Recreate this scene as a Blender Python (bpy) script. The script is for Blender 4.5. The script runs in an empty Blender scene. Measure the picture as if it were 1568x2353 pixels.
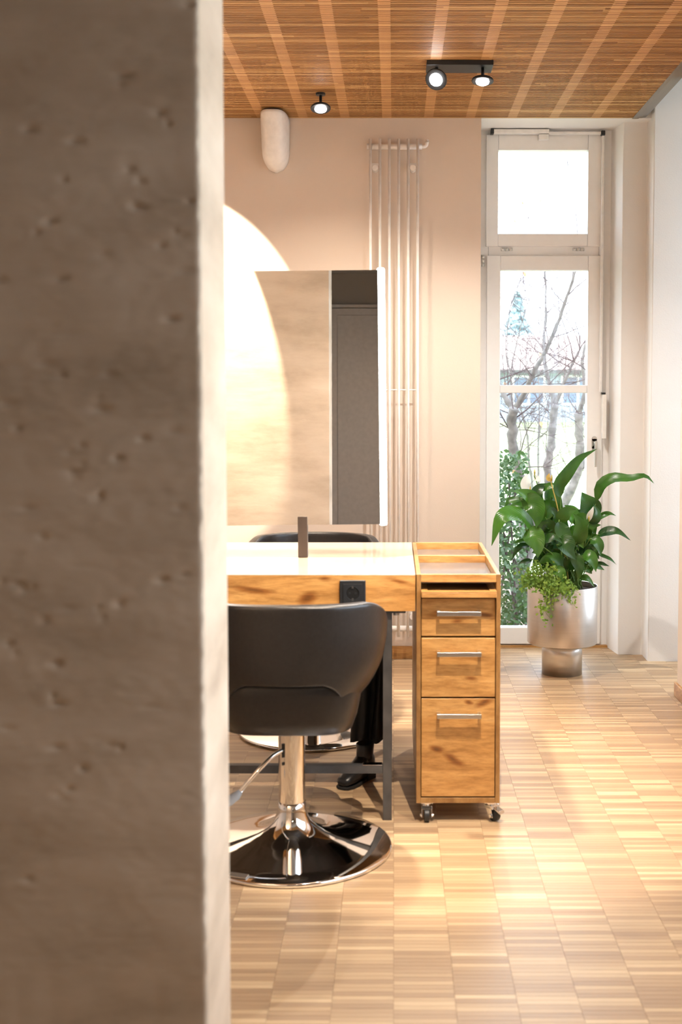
import bpy, bmesh, math, random
from mathutils import Vector, Matrix, noise as mnoise
PI = math.pi
sc = bpy.context.scene
COL = sc.collection
rng = random.Random(7)

# ------------------------------------------------------------------ camera
FPX = 2750.0                       # focal length in pixels of the 1568 x 2353 frame
PITCH = math.radians(3.3)
VPX, VPY = 905.0, 905.0            # vanishing point of the room's depth axis
CX, CY = VPX, VPY + FPX * math.tan(PITCH)
HC = 1.35
cam = bpy.data.cameras.new('camera')
camo = bpy.data.objects.new('camera', cam)
COL.objects.link(camo)
camo.location = (0, 0, HC)
camo.rotation_euler = (PI / 2 - PITCH, 0, 0)
cam.sensor_fit = 'VERTICAL'
cam.sensor_height = 36.0
cam.sensor_width = 24.0
cam.lens = FPX / 2353 * 36
cam.shift_x = (784 - CX) / 2353
cam.shift_y = (CY - 1176.5) / 2353
cam.clip_start = 0.05
cam.clip_end = 400
cam.dof.use_dof = True
cam.dof.focus_distance = 5.65
cam.dof.aperture_fstop = 3.8
sc.camera = camo

# ------------------------------------------------------------------ world, daylight, exposure
w = bpy.data.worlds.new('overcast_sky')
sc.world = w
w.use_nodes = True
bg = w.node_tree.nodes['Background']
bg.inputs[0].default_value = (0.78, 0.885, 1.0, 1)
bg.inputs[1].default_value = 5.2
sc.view_settings.view_transform = 'Standard'
sc.view_settings.look = 'None'
sc.view_settings.gamma = 1.0
sc.view_settings.use_curve_mapping = False
sc.view_settings.exposure = 0.86

def portal(name, loc, rot, sx, sy):
    l = bpy.data.lights.new(name, 'AREA')
    l.shape = 'RECTANGLE'; l.size = sx; l.size_y = sy
    l.cycles.is_portal = True
    o = bpy.data.objects.new(name, l); COL.objects.link(o)
    o.location = loc; o.rotation_euler = rot
portal('portal_garden_door', (0.80, 6.42, 1.3), (-PI / 2, 0, 0), 0.6, 2.5)
portal('portal_side_window', (1.44, 2.45, 1.65), (0, PI / 2, 0), 1.7, 2.5)
portal('portal_alcove', (2.46, 5.65, 1.6), (0, PI / 2, 0), 2.6, 0.6)

# ------------------------------------------------------------------ pixel helpers: a pixel gives a direction, the plane gives the distance
def ray(u, v):
    a = (u - CX) / FPX; b = -(v - CY) / FPX
    return Vector((a, math.cos(PITCH) + b * math.sin(PITCH), -math.sin(PITCH) + b * math.cos(PITCH)))
def atY(u, v, Y):
    d = ray(u, v); t = Y / d.y
    return Vector((d.x * t, Y, HC + d.z * t))
def atZ(u, v, z=0.0):
    d = ray(u, v); t = (z - HC) / d.z
    return Vector((d.x * t, d.y * t, z))
def proj(p):
    z = p[2] - HC
    fw = p[1] * math.cos(PITCH) - z * math.sin(PITCH)
    up = p[1] * math.sin(PITCH) + z * math.cos(PITCH)
    return (CX + FPX * p[0] / fw, CY - FPX * up / fw)

# ------------------------------------------------------------------ materials
def new_mat(name):
    m = bpy.data.materials.new(name); m.use_nodes = True
    nt = m.node_tree
    b = nt.nodes['Principled BSDF']
    return m, nt, b
def N(nt, t, **kw):
    n = nt.nodes.new(t)
    for k, v in kw.items():
        if k.startswith('i_'):
            n.inputs[k[2:]].default_value = v
        else:
            setattr(n, k, v)
    return n
def L(nt, a, b): nt.links.new(a, b)
def mth(nt, op, a, b=None, c=None):
    n = nt.nodes.new('ShaderNodeMath'); n.operation = op
    for i, x in enumerate((a, b, c)):
        if x is None: continue
        if isinstance(x, (int, float)): n.inputs[i].default_value = x
        else: nt.links.new(x, n.inputs[i])
    return n.outputs[0]
def ramp(nt, fac, stops):
    n = nt.nodes.new('ShaderNodeValToRGB')
    e = n.color_ramp.elements
    e[0].position, e[0].color = stops[0][0], (*stops[0][1], 1)
    e[1].position, e[1].color = stops[-1][0], (*stops[-1][1], 1)
    for p, c in stops[1:-1]:
        x = e.new(p); x.color = (*c, 1)
    nt.links.new(fac, n.inputs[0])
    return n.outputs[0]
def plain(name, col, rough=0.5, metal=0.0, var=0.06, scale=30.0, bump=0.0, spec=0.5, coat=0.0):
    m, nt, b = new_mat(name)
    g = N(nt, 'ShaderNodeTexCoord')
    nz = N(nt, 'ShaderNodeTexNoise'); nz.inputs['Scale'].default_value = scale; nz.inputs['Detail'].default_value = 4
    L(nt, g.outputs['Object'], nz.inputs['Vector'])
    lo = tuple(max(0, c * (1 - var)) for c in col); hi = tuple(min(1, c * (1 + var)) for c in col)
    L(nt, ramp(nt, nz.outputs[0], [(0.3, lo), (0.7, hi)]), b.inputs['Base Color'])
    b.inputs['Roughness'].default_value = rough
    b.inputs['Metallic'].default_value = metal
    b.inputs['Specular IOR Level'].default_value = spec
    b.inputs['Coat Weight'].default_value = coat
    if bump:
        bp = N(nt, 'ShaderNodeBump'); bp.inputs['Strength'].default_value = bump; bp.inputs['Distance'].default_value = 0.004
        L(nt, nz.outputs[0], bp.inputs['Height']); L(nt, bp.outputs[0], b.inputs['Normal'])
    return m
def emis(name, col, s):
    m, nt, b = new_mat(name)
    b.inputs['Base Color'].default_value = (*col, 1)
    b.inputs['Emission Color'].default_value = (*col, 1)
    b.inputs['Emission Strength'].default_value = s
    return m
def glass_pane(name, tint=(1, 1, 1), refl=0.06):
    m, nt, b = new_mat(name)
    nt.nodes.remove(b)
    out = nt.nodes['Material Output']
    tr = N(nt, 'ShaderNodeBsdfTransparent'); tr.inputs[0].default_value = (*tint, 1)
    gl = N(nt, 'ShaderNodeBsdfGlossy'); gl.inputs['Roughness'].default_value = 0.02
    lw = N(nt, 'ShaderNodeLayerWeight'); lw.inputs[0].default_value = 0.25
    mx = N(nt, 'ShaderNodeMixShader')
    L(nt, mth(nt, 'MULTIPLY_ADD', lw.outputs['Fresnel'], 0.5, refl * 0.4), mx.inputs[0])
    L(nt, tr.outputs[0], mx.inputs[1]); L(nt, gl.outputs[0], mx.inputs[2])
    L(nt, mx.outputs[0], out.inputs[0])
    return m
def plaster(name, col, bump=0.12):
    m, nt, b = new_mat(name)
    g = N(nt, 'ShaderNodeNewGeometry')
    n1 = N(nt, 'ShaderNodeTexNoise'); n1.inputs['Scale'].default_value = 2.5; n1.inputs['Detail'].default_value = 5
    n2 = N(nt, 'ShaderNodeTexNoise'); n2.inputs['Scale'].default_value = 180; n2.inputs['Detail'].default_value = 3
    L(nt, g.outputs['Position'], n1.inputs['Vector']); L(nt, g.outputs['Position'], n2.inputs['Vector'])
    L(nt, ramp(nt, n1.outputs[0], [(0.3, tuple(c * 0.96 for c in col)), (0.7, col)]), b.inputs['Base Color'])
    b.inputs['Roughness'].default_value = 0.9
    b.inputs['Specular IOR Level'].default_value = 0.2
    bp = N(nt, 'ShaderNodeBump'); bp.inputs['Strength'].default_value = bump; bp.inputs['Distance'].default_value = 0.003
    L(nt, n2.outputs[0], bp.inputs['Height']); L(nt, bp.outputs[0], b.inputs['Normal'])
    return m
def concrete(name):
    m, nt, b = new_mat(name)
    g = N(nt, 'ShaderNodeNewGeometry')
    mp = N(nt, 'ShaderNodeMapping'); mp.inputs['Scale'].default_value = (1.0, 1.0, 2.6)
    L(nt, g.outputs['Position'], mp.inputs[0])
    n1 = N(nt, 'ShaderNodeTexNoise'); n1.inputs['Scale'].default_value = 2.2; n1.inputs['Detail'].default_value = 8; n1.inputs['Roughness'].default_value = 0.6
    L(nt, mp.outputs[0], n1.inputs['Vector'])
    mp2 = N(nt, 'ShaderNodeMapping'); mp2.inputs['Scale'].default_value = (1.6, 1.6, 11.0)
    L(nt, g.outputs['Position'], mp2.inputs[0])
    n2 = N(nt, 'ShaderNodeTexNoise'); n2.inputs['Scale'].default_value = 1.5; n2.inputs['Detail'].default_value = 3
    L(nt, mp2.outputs[0], n2.inputs['Vector'])
    # pores and air holes, wider than high
    mp3 = N(nt, 'ShaderNodeMapping'); mp3.inputs['Scale'].default_value = (9, 9, 21)
    L(nt, g.outputs['Position'], mp3.inputs[0])
    vo = N(nt, 'ShaderNodeTexVoronoi'); vo.inputs['Scale'].default_value = 1.0
    L(nt, mp3.outputs[0], vo.inputs['Vector'])
    nm = N(nt, 'ShaderNodeTexNoise'); nm.inputs['Scale'].default_value = 3.5
    L(nt, g.outputs['Position'], nm.inputs['Vector'])
    size = mth(nt, 'MULTIPLY', mth(nt, 'MAXIMUM', mth(nt, 'SUBTRACT', nm.outputs[0], 0.47), 0.0), 1.6)
    pore = mth(nt, 'GREATER_THAN', mth(nt, 'SUBTRACT', size, vo.outputs['Distance']), 0.0)
    base = ramp(nt, n1.outputs[0], [(0.28, (0.38, 0.292, 0.208)), (0.5, (0.52, 0.412, 0.308)), (0.75, (0.63, 0.52, 0.405))])
    mx = N(nt, 'ShaderNodeMix', data_type='RGBA'); mx.blend_type = 'MULTIPLY'
    mx.inputs[0].default_value = 0.16
    L(nt, base, mx.inputs[6]); L(nt, ramp(nt, n2.outputs[0], [(0.3, (0.55, 0.52, 0.5)), (0.6, (1, 1, 1))]), mx.inputs[7])
    L(nt, mx.outputs[2], b.inputs['Base Color'])
    b.inputs['Roughness'].default_value = 0.85
    h = mth(nt, 'SUBTRACT', mth(nt, 'MULTIPLY_ADD', n2.outputs[0], 0.5, mth(nt, 'MULTIPLY', n1.outputs[0], 0.6)), mth(nt, 'MULTIPLY', pore, 0.9))
    bp = N(nt, 'ShaderNodeBump'); bp.inputs['Strength'].default_value = 0.55; bp.inputs['Distance'].default_value = 0.006
    L(nt, h, bp.inputs['Height']); L(nt, bp.outputs[0], b.inputs['Normal'])
    return m
STL, STW = 0.1375, 0.0185          # parquet stave length (x) and width (y)
def parquet(name):
    m, nt, b = new_mat(name)
    g = N(nt, 'ShaderNodeNewGeometry')
    s = N(nt, 'ShaderNodeSeparateXYZ'); L(nt, g.outputs['Position'], s.inputs[0])
    ix = mth(nt, 'FLOOR', mth(nt, 'DIVIDE', s.outputs[0], STL))
    wn0 = N(nt, 'ShaderNodeTexWhiteNoise', noise_dimensions='1D'); L(nt, ix, wn0.inputs['W'])
    off = mth(nt, 'FLOOR', mth(nt, 'MULTIPLY', ix, 0.0))
    iy = mth(nt, 'FLOOR', mth(nt, 'DIVIDE', mth(nt, 'ADD', s.outputs[1], mth(nt, 'MULTIPLY', mth(nt, 'FRACT', mth(nt, 'MULTIPLY', ix, 0.37)), STW)), STW))
    c = N(nt, 'ShaderNodeCombineXYZ'); L(nt, ix, c.inputs[0]); L(nt, iy, c.inputs[1])
    wn = N(nt, 'ShaderNodeTexWhiteNoise', noise_dimensions='3D'); L(nt, c.outputs[0], wn.inputs['Vector'])
    # slow drift of tone so that neighbours come from one batch of wood
    c2 = N(nt, 'ShaderNodeCombineXYZ'); L(nt, ix, c2.inputs[0]); L(nt, mth(nt, 'MULTIPLY', iy, 0.23), c2.inputs[1])
    nz = N(nt, 'ShaderNodeTexNoise'); nz.inputs['Scale'].default_value = 0.9; L(nt, c2.outputs[0], nz.inputs['Vector'])
    mp = N(nt, 'ShaderNodeMapping'); mp.inputs['Scale'].default_value = (9, 260, 40)
    L(nt, g.outputs['Position'], mp.inputs[0])
    gr = N(nt, 'ShaderNodeTexNoise'); gr.inputs['Scale'].default_value = 1.0; gr.inputs['Detail'].default_value = 4; L(nt, mp.outputs[0], gr.inputs['Vector'])
    t = mth(nt, 'ADD', mth(nt, 'MULTIPLY', mth(nt, 'POWER', wn.outputs[0], 1.6), 0.66), mth(nt, 'MULTIPLY_ADD', nz.outputs[0], 0.12, mth(nt, 'MULTIPLY_ADD', gr.outputs[0], 0.50, -0.12)))
    col = ramp(nt, t, [(0.0, (0.27, 0.170, 0.098)), (0.25, (0.36, 0.236, 0.136)), (0.55, (0.445, 0.305, 0.175)), (0.8, (0.54, 0.385, 0.226)), (1.0, (0.72, 0.56, 0.36))])
    L(nt, col, b.inputs['Base Color'])
    b.inputs['Roughness'].default_value = 0.34
    L(nt, mth(nt, 'MULTIPLY_ADD', gr.outputs[0], 0.16, 0.30), b.inputs['Roughness'])
    bp = N(nt, 'ShaderNodeBump'); bp.inputs['Strength'].default_value = 0.10; bp.inputs['Distance'].default_value = 0.001
    L(nt, gr.outputs[0], bp.inputs['Height']); L(nt, bp.outputs[0], b.inputs['Normal'])
    return m
SLP = 0.0205                       # ceiling slat pitch
def slat_mat(name):
    m, nt, b = new_mat(name)
    g = N(nt, 'ShaderNodeNewGeometry')
    s = N(nt, 'ShaderNodeSeparateXYZ'); L(nt, g.outputs['Position'], s.inputs[0])
    iy = mth(nt, 'FLOOR', mth(nt, 'DIVIDE', s.outputs[1], SLP))
    w0 = N(nt, 'ShaderNodeTexWhiteNoise', noise_dimensions='1D'); L(nt, iy, w0.inputs['W'])
    ix = mth(nt, 'FLOOR', mth(nt, 'MULTIPLY_ADD', s.outputs[0], 1.15, mth(nt, 'MULTIPLY', w0.outputs[0], 7.0)))
    c = N(nt, 'ShaderNodeCombineXYZ'); L(nt, ix, c.inputs[0]); L(nt, iy, c.inputs[1])
    wn = N(nt, 'ShaderNodeTexWhiteNoise', noise_dimensions='3D'); L(nt, c.outputs[0], wn.inputs['Vector'])
    mp = N(nt, 'ShaderNodeMapping'); mp.inputs['Scale'].default_value = (2.5, 190, 60); L(nt, g.outputs['Position'], mp.inputs[0])
    gr = N(nt, 'ShaderNodeTexNoise'); gr.inputs['Scale'].default_value = 1; gr.inputs['Detail'].default_value = 4; L(nt, mp.outputs[0], gr.inputs['Vector'])
    t = mth(nt, 'ADD', mth(nt, 'MULTIPLY', mth(nt, 'POWER', wn.outputs[0], 1.5), 0.8), mth(nt, 'MULTIPLY_ADD', gr.outputs[0], 0.45, -0.1))
    L(nt, ramp(nt, t, [(0.0, (0.27, 0.125, 0.040)), (0.35, (0.39, 0.195, 0.066)), (0.7, (0.52, 0.285, 0.105)), (1.0, (0.71, 0.46, 0.21))]), b.inputs['Base Color'])
    b.inputs['Roughness'].default_value = 0.55
    b.inputs['Specular IOR Level'].default_value = 0.3
    return m
def oak(name, sc3, tone=1.0, knots=None, rough=0.42, seed=0.0, loc=(0, 0, 0), coat=0.2, cior=1.5):
    """rustic oak veneer, grain along x, with a few knots"""
    m, nt, b = new_mat(name)
    g = N(nt, 'ShaderNodeNewGeometry')
    mp = N(nt, 'ShaderNodeMapping'); mp.inputs['Scale'].default_value = sc3; mp.inputs['Location'].default_value = (seed, seed * 0.7, seed * 1.3)
    L(nt, g.outputs['Position'], mp.inputs[0])
    nz = N(nt, 'ShaderNodeTexNoise'); nz.inputs['Scale'].default_value = 1.0; nz.inputs['Detail'].default_value = 7; nz.inputs['Roughness'].default_value = 0.62; nz.inputs['Distortion'].default_value = 0.9
    L(nt, mp.outputs[0], nz.inputs['Vector'])
    c = lambda r, gg, bb: (r * tone, gg * tone, bb * tone)
    base = ramp(nt, nz.outputs[0], [(0.25, c(0.31, 0.140, 0.038)), (0.45, c(0.50, 0.250, 0.073)), (0.62, c(0.61, 0.330, 0.108)), (0.8, c(0.72, 0.440, 0.175))])
    if knots:
        dn = N(nt, 'ShaderNodeTexNoise'); dn.inputs['Scale'].default_value = 26; dn.inputs['Detail'].default_value = 5; dn.inputs['Roughness'].default_value = 0.65
        L(nt, mp.outputs[0], dn.inputs['Vector']); dn.inputs['Scale'].default_value = 1.6
        sp_ = N(nt, 'ShaderNodeSeparateXYZ'); L(nt, g.outputs['Position'], sp_.inputs[0])
        d = None
        for kx, kz, rx, rz, sl in knots:                    # knots of the veneer: centre, half sizes, slant
            ax = mth(nt, 'DIVIDE', mth(nt, 'SUBTRACT', sp_.outputs[0], kx), rx)
            az = mth(nt, 'DIVIDE', mth(nt, 'ADD', mth(nt, 'SUBTRACT', sp_.outputs[2], kz), mth(nt, 'MULTIPLY', mth(nt, 'SUBTRACT', sp_.outputs[0], kx), sl)), rz)
            q = mth(nt, 'SQRT', mth(nt, 'ADD', mth(nt, 'MULTIPLY', ax, ax), mth(nt, 'MULTIPLY', az, az)))
            d = q if d is None else mth(nt, 'MINIMUM', d, q)
        d = mth(nt, 'MULTIPLY', mth(nt, 'ADD', d, mth(nt, 'MULTIPLY_ADD', dn.outputs[0], 2.4, -1.2)), 0.4)
        kn = ramp(nt, d, [(0.05, (0.20, 0.10, 0.05)), (0.26, (0.46, 0.29, 0.17)), (0.60, (1, 1, 1))])
        mx = N(nt, 'ShaderNodeMix', data_type='RGBA'); mx.blend_type = 'MULTIPLY'; mx.inputs[0].default_value = 0.85
        L(nt, base, mx.inputs[6]); L(nt, kn, mx.inputs[7]); base = mx.outputs[2]
    mg = N(nt, 'ShaderNodeMapping'); mg.inputs['Scale'].default_value = tuple(q * 6 for q in sc3)
    L(nt, g.outputs['Position'], mg.inputs[0])
    fg = N(nt, 'ShaderNodeTexNoise'); fg.inputs['Scale'].default_value = 1.0; fg.inputs['Detail'].default_value = 5; fg.inputs['Roughness'].default_value = 0.7
    L(nt, mg.outputs[0], fg.inputs['Vector'])
    mf = N(nt, 'ShaderNodeMix', data_type='RGBA'); mf.blend_type = 'MULTIPLY'; mf.inputs[0].default_value = 0.8
    L(nt, base, mf.inputs[6]); L(nt, ramp(nt, fg.outputs[0], [(0.32, (0.62, 0.55, 0.48)), (0.58, (1, 1, 1))]), mf.inputs[7]); base = mf.outputs[2]
    L(nt, base, b.inputs['Base Color'])
    b.inputs['Roughness'].default_value = rough
    b.inputs['Coat Weight'].default_value = coat; b.inputs['Coat Roughness'].default_value = 0.18; b.inputs['Coat IOR'].default_value = cior
    bp = N(nt, 'ShaderNodeBump'); bp.inputs['Strength'].default_value = 0.08; bp.inputs['Distance'].default_value = 0.001
    L(nt, nz.outputs[0], bp.inputs['Height']); L(nt, bp.outputs[0], b.inputs['Normal'])
    return m
def brushed(name, col=(0.70, 0.68, 0.66)):
    m, nt, b = new_mat(name)
    g = N(nt, 'ShaderNodeTexCoord')
    mp = N(nt, 'ShaderNodeMapping'); mp.inputs['Scale'].default_value = (4, 4, 420); L(nt, g.outputs['Object'], mp.inputs[0])
    nz = N(nt, 'ShaderNodeTexNoise'); nz.inputs['Scale'].default_value = 1; nz.inputs['Detail'].default_value = 3; L(nt, mp.outputs[0], nz.inputs['Vector'])
    b.inputs['Metallic'].default_value = 1
    b.inputs['Anisotropic'].default_value = 0.55
    L(nt, ramp(nt, nz.outputs[0], [(0.3, tuple(c * .92 for c in col)), (0.7, col)]), b.inputs['Base Color'])
    L(nt, mth(nt, 'MULTIPLY_ADD', nz.outputs[0], 0.16, 0.24), b.inputs['Roughness'])
    return m
def leafy(name, dark, light, rough=0.32, trans=0.25, vein=True):
    m, nt, b = new_mat(name)
    oi = N(nt, 'ShaderNodeObjectInfo')
    uv = N(nt, 'ShaderNodeUVMap')
    s = N(nt, 'ShaderNodeSeparateXYZ'); L(nt, uv.outputs[0], s.inputs[0])
    v = mth(nt, 'ABSOLUTE', mth(nt, 'SUBTRACT', s.outputs[0], 0.5))
    veins = mth(nt, 'SINE', mth(nt, 'MULTIPLY', mth(nt, 'SUBTRACT', s.outputs[1], mth(nt, 'MULTIPLY', v, 0.55)), 95.0))
    g = N(nt, 'ShaderNodeNewGeometry')
    nz = N(nt, 'ShaderNodeTexNoise'); nz.inputs['Scale'].default_value = 14; L(nt, g.outputs['Position'], nz.inputs['Vector'])
    t = mth(nt, 'ADD', mth(nt, 'MULTIPLY', oi.outputs['Random'], 0.55), mth(nt, 'MULTIPLY_ADD', nz.outputs[0], 0.5, mth(nt, 'MULTIPLY', veins, 0.025 if vein else 0.0)))
    c = ramp(nt, t, [(0.15, dark), (0.95, light)])
    L(nt, c, b.inputs['Base Color'])
    b.inputs['Roughness'].default_value = rough
    out = nt.nodes['Material Output']
    tl = N(nt, 'ShaderNodeBsdfTranslucent'); L(nt, c, tl.inputs[0])
    mx = N(nt, 'ShaderNodeMixShader'); mx.inputs[0].default_value = trans
    L(nt, b.outputs[0], mx.inputs[1]); L(nt, tl.outputs[0], mx.inputs[2]); L(nt, mx.outputs[0], out.inputs[0])
    if vein:
        bp = N(nt, 'ShaderNodeBump'); bp.inputs['Strength'].default_value = 0.10; bp.inputs['Distance'].default_value = 0.0015
        L(nt, veins, bp.inputs['Height']); L(nt, bp.outputs[0], b.inputs['Normal'])
    return m

M = {}
M['wall'] = plaster('wall_plaster', (0.755, 0.655, 0.560))
M['wall_cool'] = plaster('white_wall_paint', (0.84, 0.82, 0.80), 0.2)
M['grey_paint'] = plaster('cool_grey_paint', (0.50, 0.50, 0.50))
M['shaded_trim'] = plaster('plaster_with_painted_shade', (0.26, 0.235, 0.21))  # ceiling edge plaster, darkened to carry the shade on its underside
M['concrete'] = concrete('raw_concrete')
M['concrete_edge'] = plaster('pale_concrete_edge', (0.70, 0.66, 0.62), 0.3)
M['parquet'] = parquet('oak_stave_parquet')
M['subfloor'] = plain('dark_joint', (0.16, 0.10, 0.06), 0.9)
M['slat'] = slat_mat('ceiling_slats')
M['batten'] = plain('ceiling_batten', (0.66, 0.37, 0.16), 0.5)
M['void'] = plain('dark_felt_backing', (0.06, 0.028, 0.014), 0.95)
M['white_paint'] = plain('white_window_paint', (0.90, 0.895, 0.89), 0.35, 0, 0.012)
M['white_enamel'] = plain('white_enamel', (0.90, 0.87, 0.83), 0.3)
M['plastic_white'] = plain('white_plastic', (0.84, 0.82, 0.79), 0.45)
M['base_wood'] = oak('baseboard_wood', (3, 12, 24), 0.9, False)
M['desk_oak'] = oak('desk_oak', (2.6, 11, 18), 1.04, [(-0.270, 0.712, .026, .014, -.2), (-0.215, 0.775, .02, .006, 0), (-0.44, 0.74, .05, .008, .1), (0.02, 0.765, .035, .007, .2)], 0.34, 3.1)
M['glare_oak'] = plain('oak_with_painted_glare', (0.62, 0.465, 0.34), 0.35, 0, 0.10, 6, 0, 0.5, 0.9)  # desk oak paled so its colour carries the glare on the top
M['cab_oak'] = oak('cabinet_oak', (3.4, 13, 20), 0.92, [(0.185, 0.205, .030, .013, .55), (0.135, 0.235, .022, .010, .3), (0.285, 0.385, .022, .009, -.3), (0.235, 0.385, .012, .006, .2), (0.24, 0.462, .020, .006, .1), (0.20, 0.640, .016, .005, 0), (0.285, 0.66, .02, .006, 0.1), (0.15, 0.755, .03, .006, 0)], 0.36, 8.65)
M['shelf_oak'] = oak('plywood_shelf_oak', (5, 12, 60), 0.95, False, 0.45, 5.3)
M['frame_oak'] = oak('cabinet_edge_oak', (9, 9, 3.5), 0.58, False, 0.42, 1.3)
M['steel_dark'] = plain('raw_dark_steel', (0.085, 0.080, 0.076), 0.5, 0.55, 0.25, 14)
M['black_plastic'] = plain('black_plastic', (0.014, 0.015, 0.017), 0.45)
M['black_hole'] = plain('black_socket_recess', (0.003, 0.003, 0.003), 0.5)
M['chrome'] = plain('chrome', (0.83, 0.82, 0.81), 0.05, 1.0, 0.01)
M['satin'] = plain('satin_steel', (0.62, 0.61, 0.59), 0.28, 1.0, 0.03)
M['leather'] = plain('black_leather', (0.0125, 0.0112, 0.0108), 0.33, 0, 0.2, 90, 0.10)
M['leather_soft'] = plain('black_leather_cushion', (0.016, 0.015, 0.0145), 0.42, 0, 0.2, 90, 0.10)
M['grip'] = plain('grey_rubber', (0.30, 0.31, 0.32), 0.6)
M['mirror'] = plain('mirror_silver', (0.93, 0.93, 0.92), 0.0, 1.0, 0.0)
M['mirror_edge'] = plain('mirror_edge', (0.40, 0.36, 0.32), 0.3)
M['post'] = plain('bronze_post', (0.060, 0.046, 0.038), 0.4, 0.4)
M['led'] = emis('led_tube', (1.0, 0.96, 0.93), 9.0)
M['lens'] = emis('spot_lens', (1.0, 0.97, 0.95), 22.0)
M['lamp_black'] = plain('black_lamp_metal', (0.022, 0.024, 0.027), 0.45, 0.3)
M['pot'] = brushed('brushed_steel_pot')
M['soil'] = plain('potting_soil', (0.055, 0.032, 0.020), 0.95, 0, 0.5, 60, 0.6)
M['glass'] = glass_pane('window_glass', (0.985, 0.995, 1.0))
M['glass_tray'] = plain('smoked_glass', (0.11, 0.115, 0.125), 0.12, 0, 0.1, 5, 0.0, 0.35)
M['leaf'] = leafy('lily_leaf', (0.007, 0.040, 0.009), (0.075, 0.230, 0.020), 0.27, 0.16)
M['stem'] = plain('lily_stem', (0.14, 0.27, 0.05), 0.5)
M['stem_old'] = plain('yellow_stalk', (0.55, 0.42, 0.09), 0.5)
M['spathe'] = leafy('white_spathe', (0.75, 0.74, 0.68), (0.86, 0.85, 0.78), 0.5, 0.35, False)
M['spathe_old'] = leafy('faded_spathe', (0.55, 0.33, 0.07), (0.66, 0.45, 0.12), 0.5, 0.3, False)
M['fern'] = leafy('fern_leaflet', (0.10, 0.24, 0.025), (0.33, 0.50, 0.075), 0.55, 0.3, False)
M['cloth'] = plain('black_cloth', (0.006, 0.0055, 0.005), 0.75, 0, 0.2, 60)
M['shoe'] = plain('black_shoe_leather', (0.010, 0.010, 0.011), 0.35)
M['sole'] = plain('black_rubber_sole', (0.008, 0.008, 0.008), 0.6)
M['grey_door'] = plain('grey_door_paint', (0.56, 0.52, 0.485), 0.5)
M['grey_wall'] = plaster('taupe_wall', (0.36, 0.315, 0.275))
M['bark'] = plain('grey_bark', (0.135, 0.118, 0.110), 0.9, 0, 0.35, 25, 0.5)
M['twig'] = plain('brown_twig', (0.085, 0.058, 0.06), 0.9, 0, 0.3, 10)
M['old_leaf'] = plain('withered_leaf', (0.50, 0.24, 0.10), 0.8)
M['ivy'] = leafy('ivy_leaf', (0.012, 0.042, 0.008), (0.10, 0.21, 0.03), 0.35, 0.2, False)
M['grass'] = plain('winter_lawn', (0.27, 0.33, 0.14), 0.95, 0, 0.25, 1.5)
M['gravel'] = plain('pale_gravel', (0.42, 0.40, 0.38), 0.95, 0, 0.3, 20)
M['earth'] = plain('leaf_litter', (0.17, 0.12, 0.085), 0.95, 0, 0.5, 18, 0.5)
M['roof'] = plain('clay_roof_tiles', (0.56, 0.44, 0.40), 0.85, 0, 0.12, 3)
M['house'] = plain('house_render', (0.30, 0.34, 0.40), 0.9)
M['house_win'] = plain('house_window_glass', (0.12, 0.17, 0.26), 0.15)
M['conifer'] = plain('hazed_blue_conifer', (0.24, 0.33, 0.34), 0.9, 0, 0.4, 4)  # blue-green needles, with distance haze lightened into the colour

# ------------------------------------------------------------------ mesh helpers
def finish(name, bm, mat, parent=None, smooth=False, bevel=0.0, subsurf=0, solid=0.0, seg=2):
    me = bpy.data.meshes.new(name)
    bmesh.ops.recalc_face_normals(bm, faces=bm.faces[:])
    bm.to_mesh(me); bm.free()
    return link(name, me, mat, parent, smooth, bevel, subsurf, solid, seg)
def link(name, me, mat, parent=None, smooth=False, bevel=0.0, subsurf=0, solid=0.0, seg=2):
    if mat is not None and not me.materials: me.materials.append(mat)
    o = bpy.data.objects.new(name, me); COL.objects.link(o)
    if parent is not None:
        o.parent = parent
        o.matrix_parent_inverse = world_of(parent).inverted()
    if smooth or bevel:
        for p in me.polygons: p.use_smooth = True
    if solid:
        md = o.modifiers.new('solid', 'SOLIDIFY'); md.thickness = solid; md.offset = 0
    if subsurf:
        md = o.modifiers.new('sub', 'SUBSURF'); md.levels = subsurf; md.render_levels = subsurf
    if bevel:
        md = o.modifiers.new('bevel', 'BEVEL'); md.width = bevel; md.segments = seg; md.limit_method = 'ANGLE'; md.angle_limit = math.radians(40)
        md.harden_normals = True
    return o
def world_of(o):
    m = Matrix.LocRotScale(o.location, o.rotation_euler, o.scale)
    if o.parent: return world_of(o.parent) @ o.matrix_parent_inverse @ m
    return m
def thing(name, label, cat, loc=(0, 0, 0), group=None):
    o = bpy.data.objects.new(name, None); COL.objects.link(o)
    o.empty_display_size = 0.05
    o.location = loc
    o['label'] = label; o['category'] = cat
    if group: o['group'] = group
    return o
def tag(o, label, cat, group=None):
    o['label'] = label; o['category'] = cat
    if group: o['group'] = group
    return o
def struct(o, label=None):
    o['kind'] = 'structure'
    if label: o['label'] = label
    return o
def box(bm, x0, x1, y0, y1, z0, z1):
    v = [bm.verts.new(p) for p in ((x0, y0, z0), (x1, y0, z0), (x1, y1, z0), (x0, y1, z0), (x0, y0, z1), (x1, y0, z1), (x1, y1, z1), (x0, y1, z1))]
    for f in ((3, 2, 1, 0), (4, 5, 6, 7), (0, 1, 5, 4), (1, 2, 6, 5), (2, 3, 7, 6), (3, 0, 4, 7)):
        bm.faces.new([v[i] for i in f])
    return v
def bx(name, x0, x1, y0, y1, z0, z1, mat, parent=None, bevel=0.0):
    bm = bmesh.new(); box(bm, x0, x1, y0, y1, z0, z1)
    return finish(name, bm, mat, parent, bevel=bevel)
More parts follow.
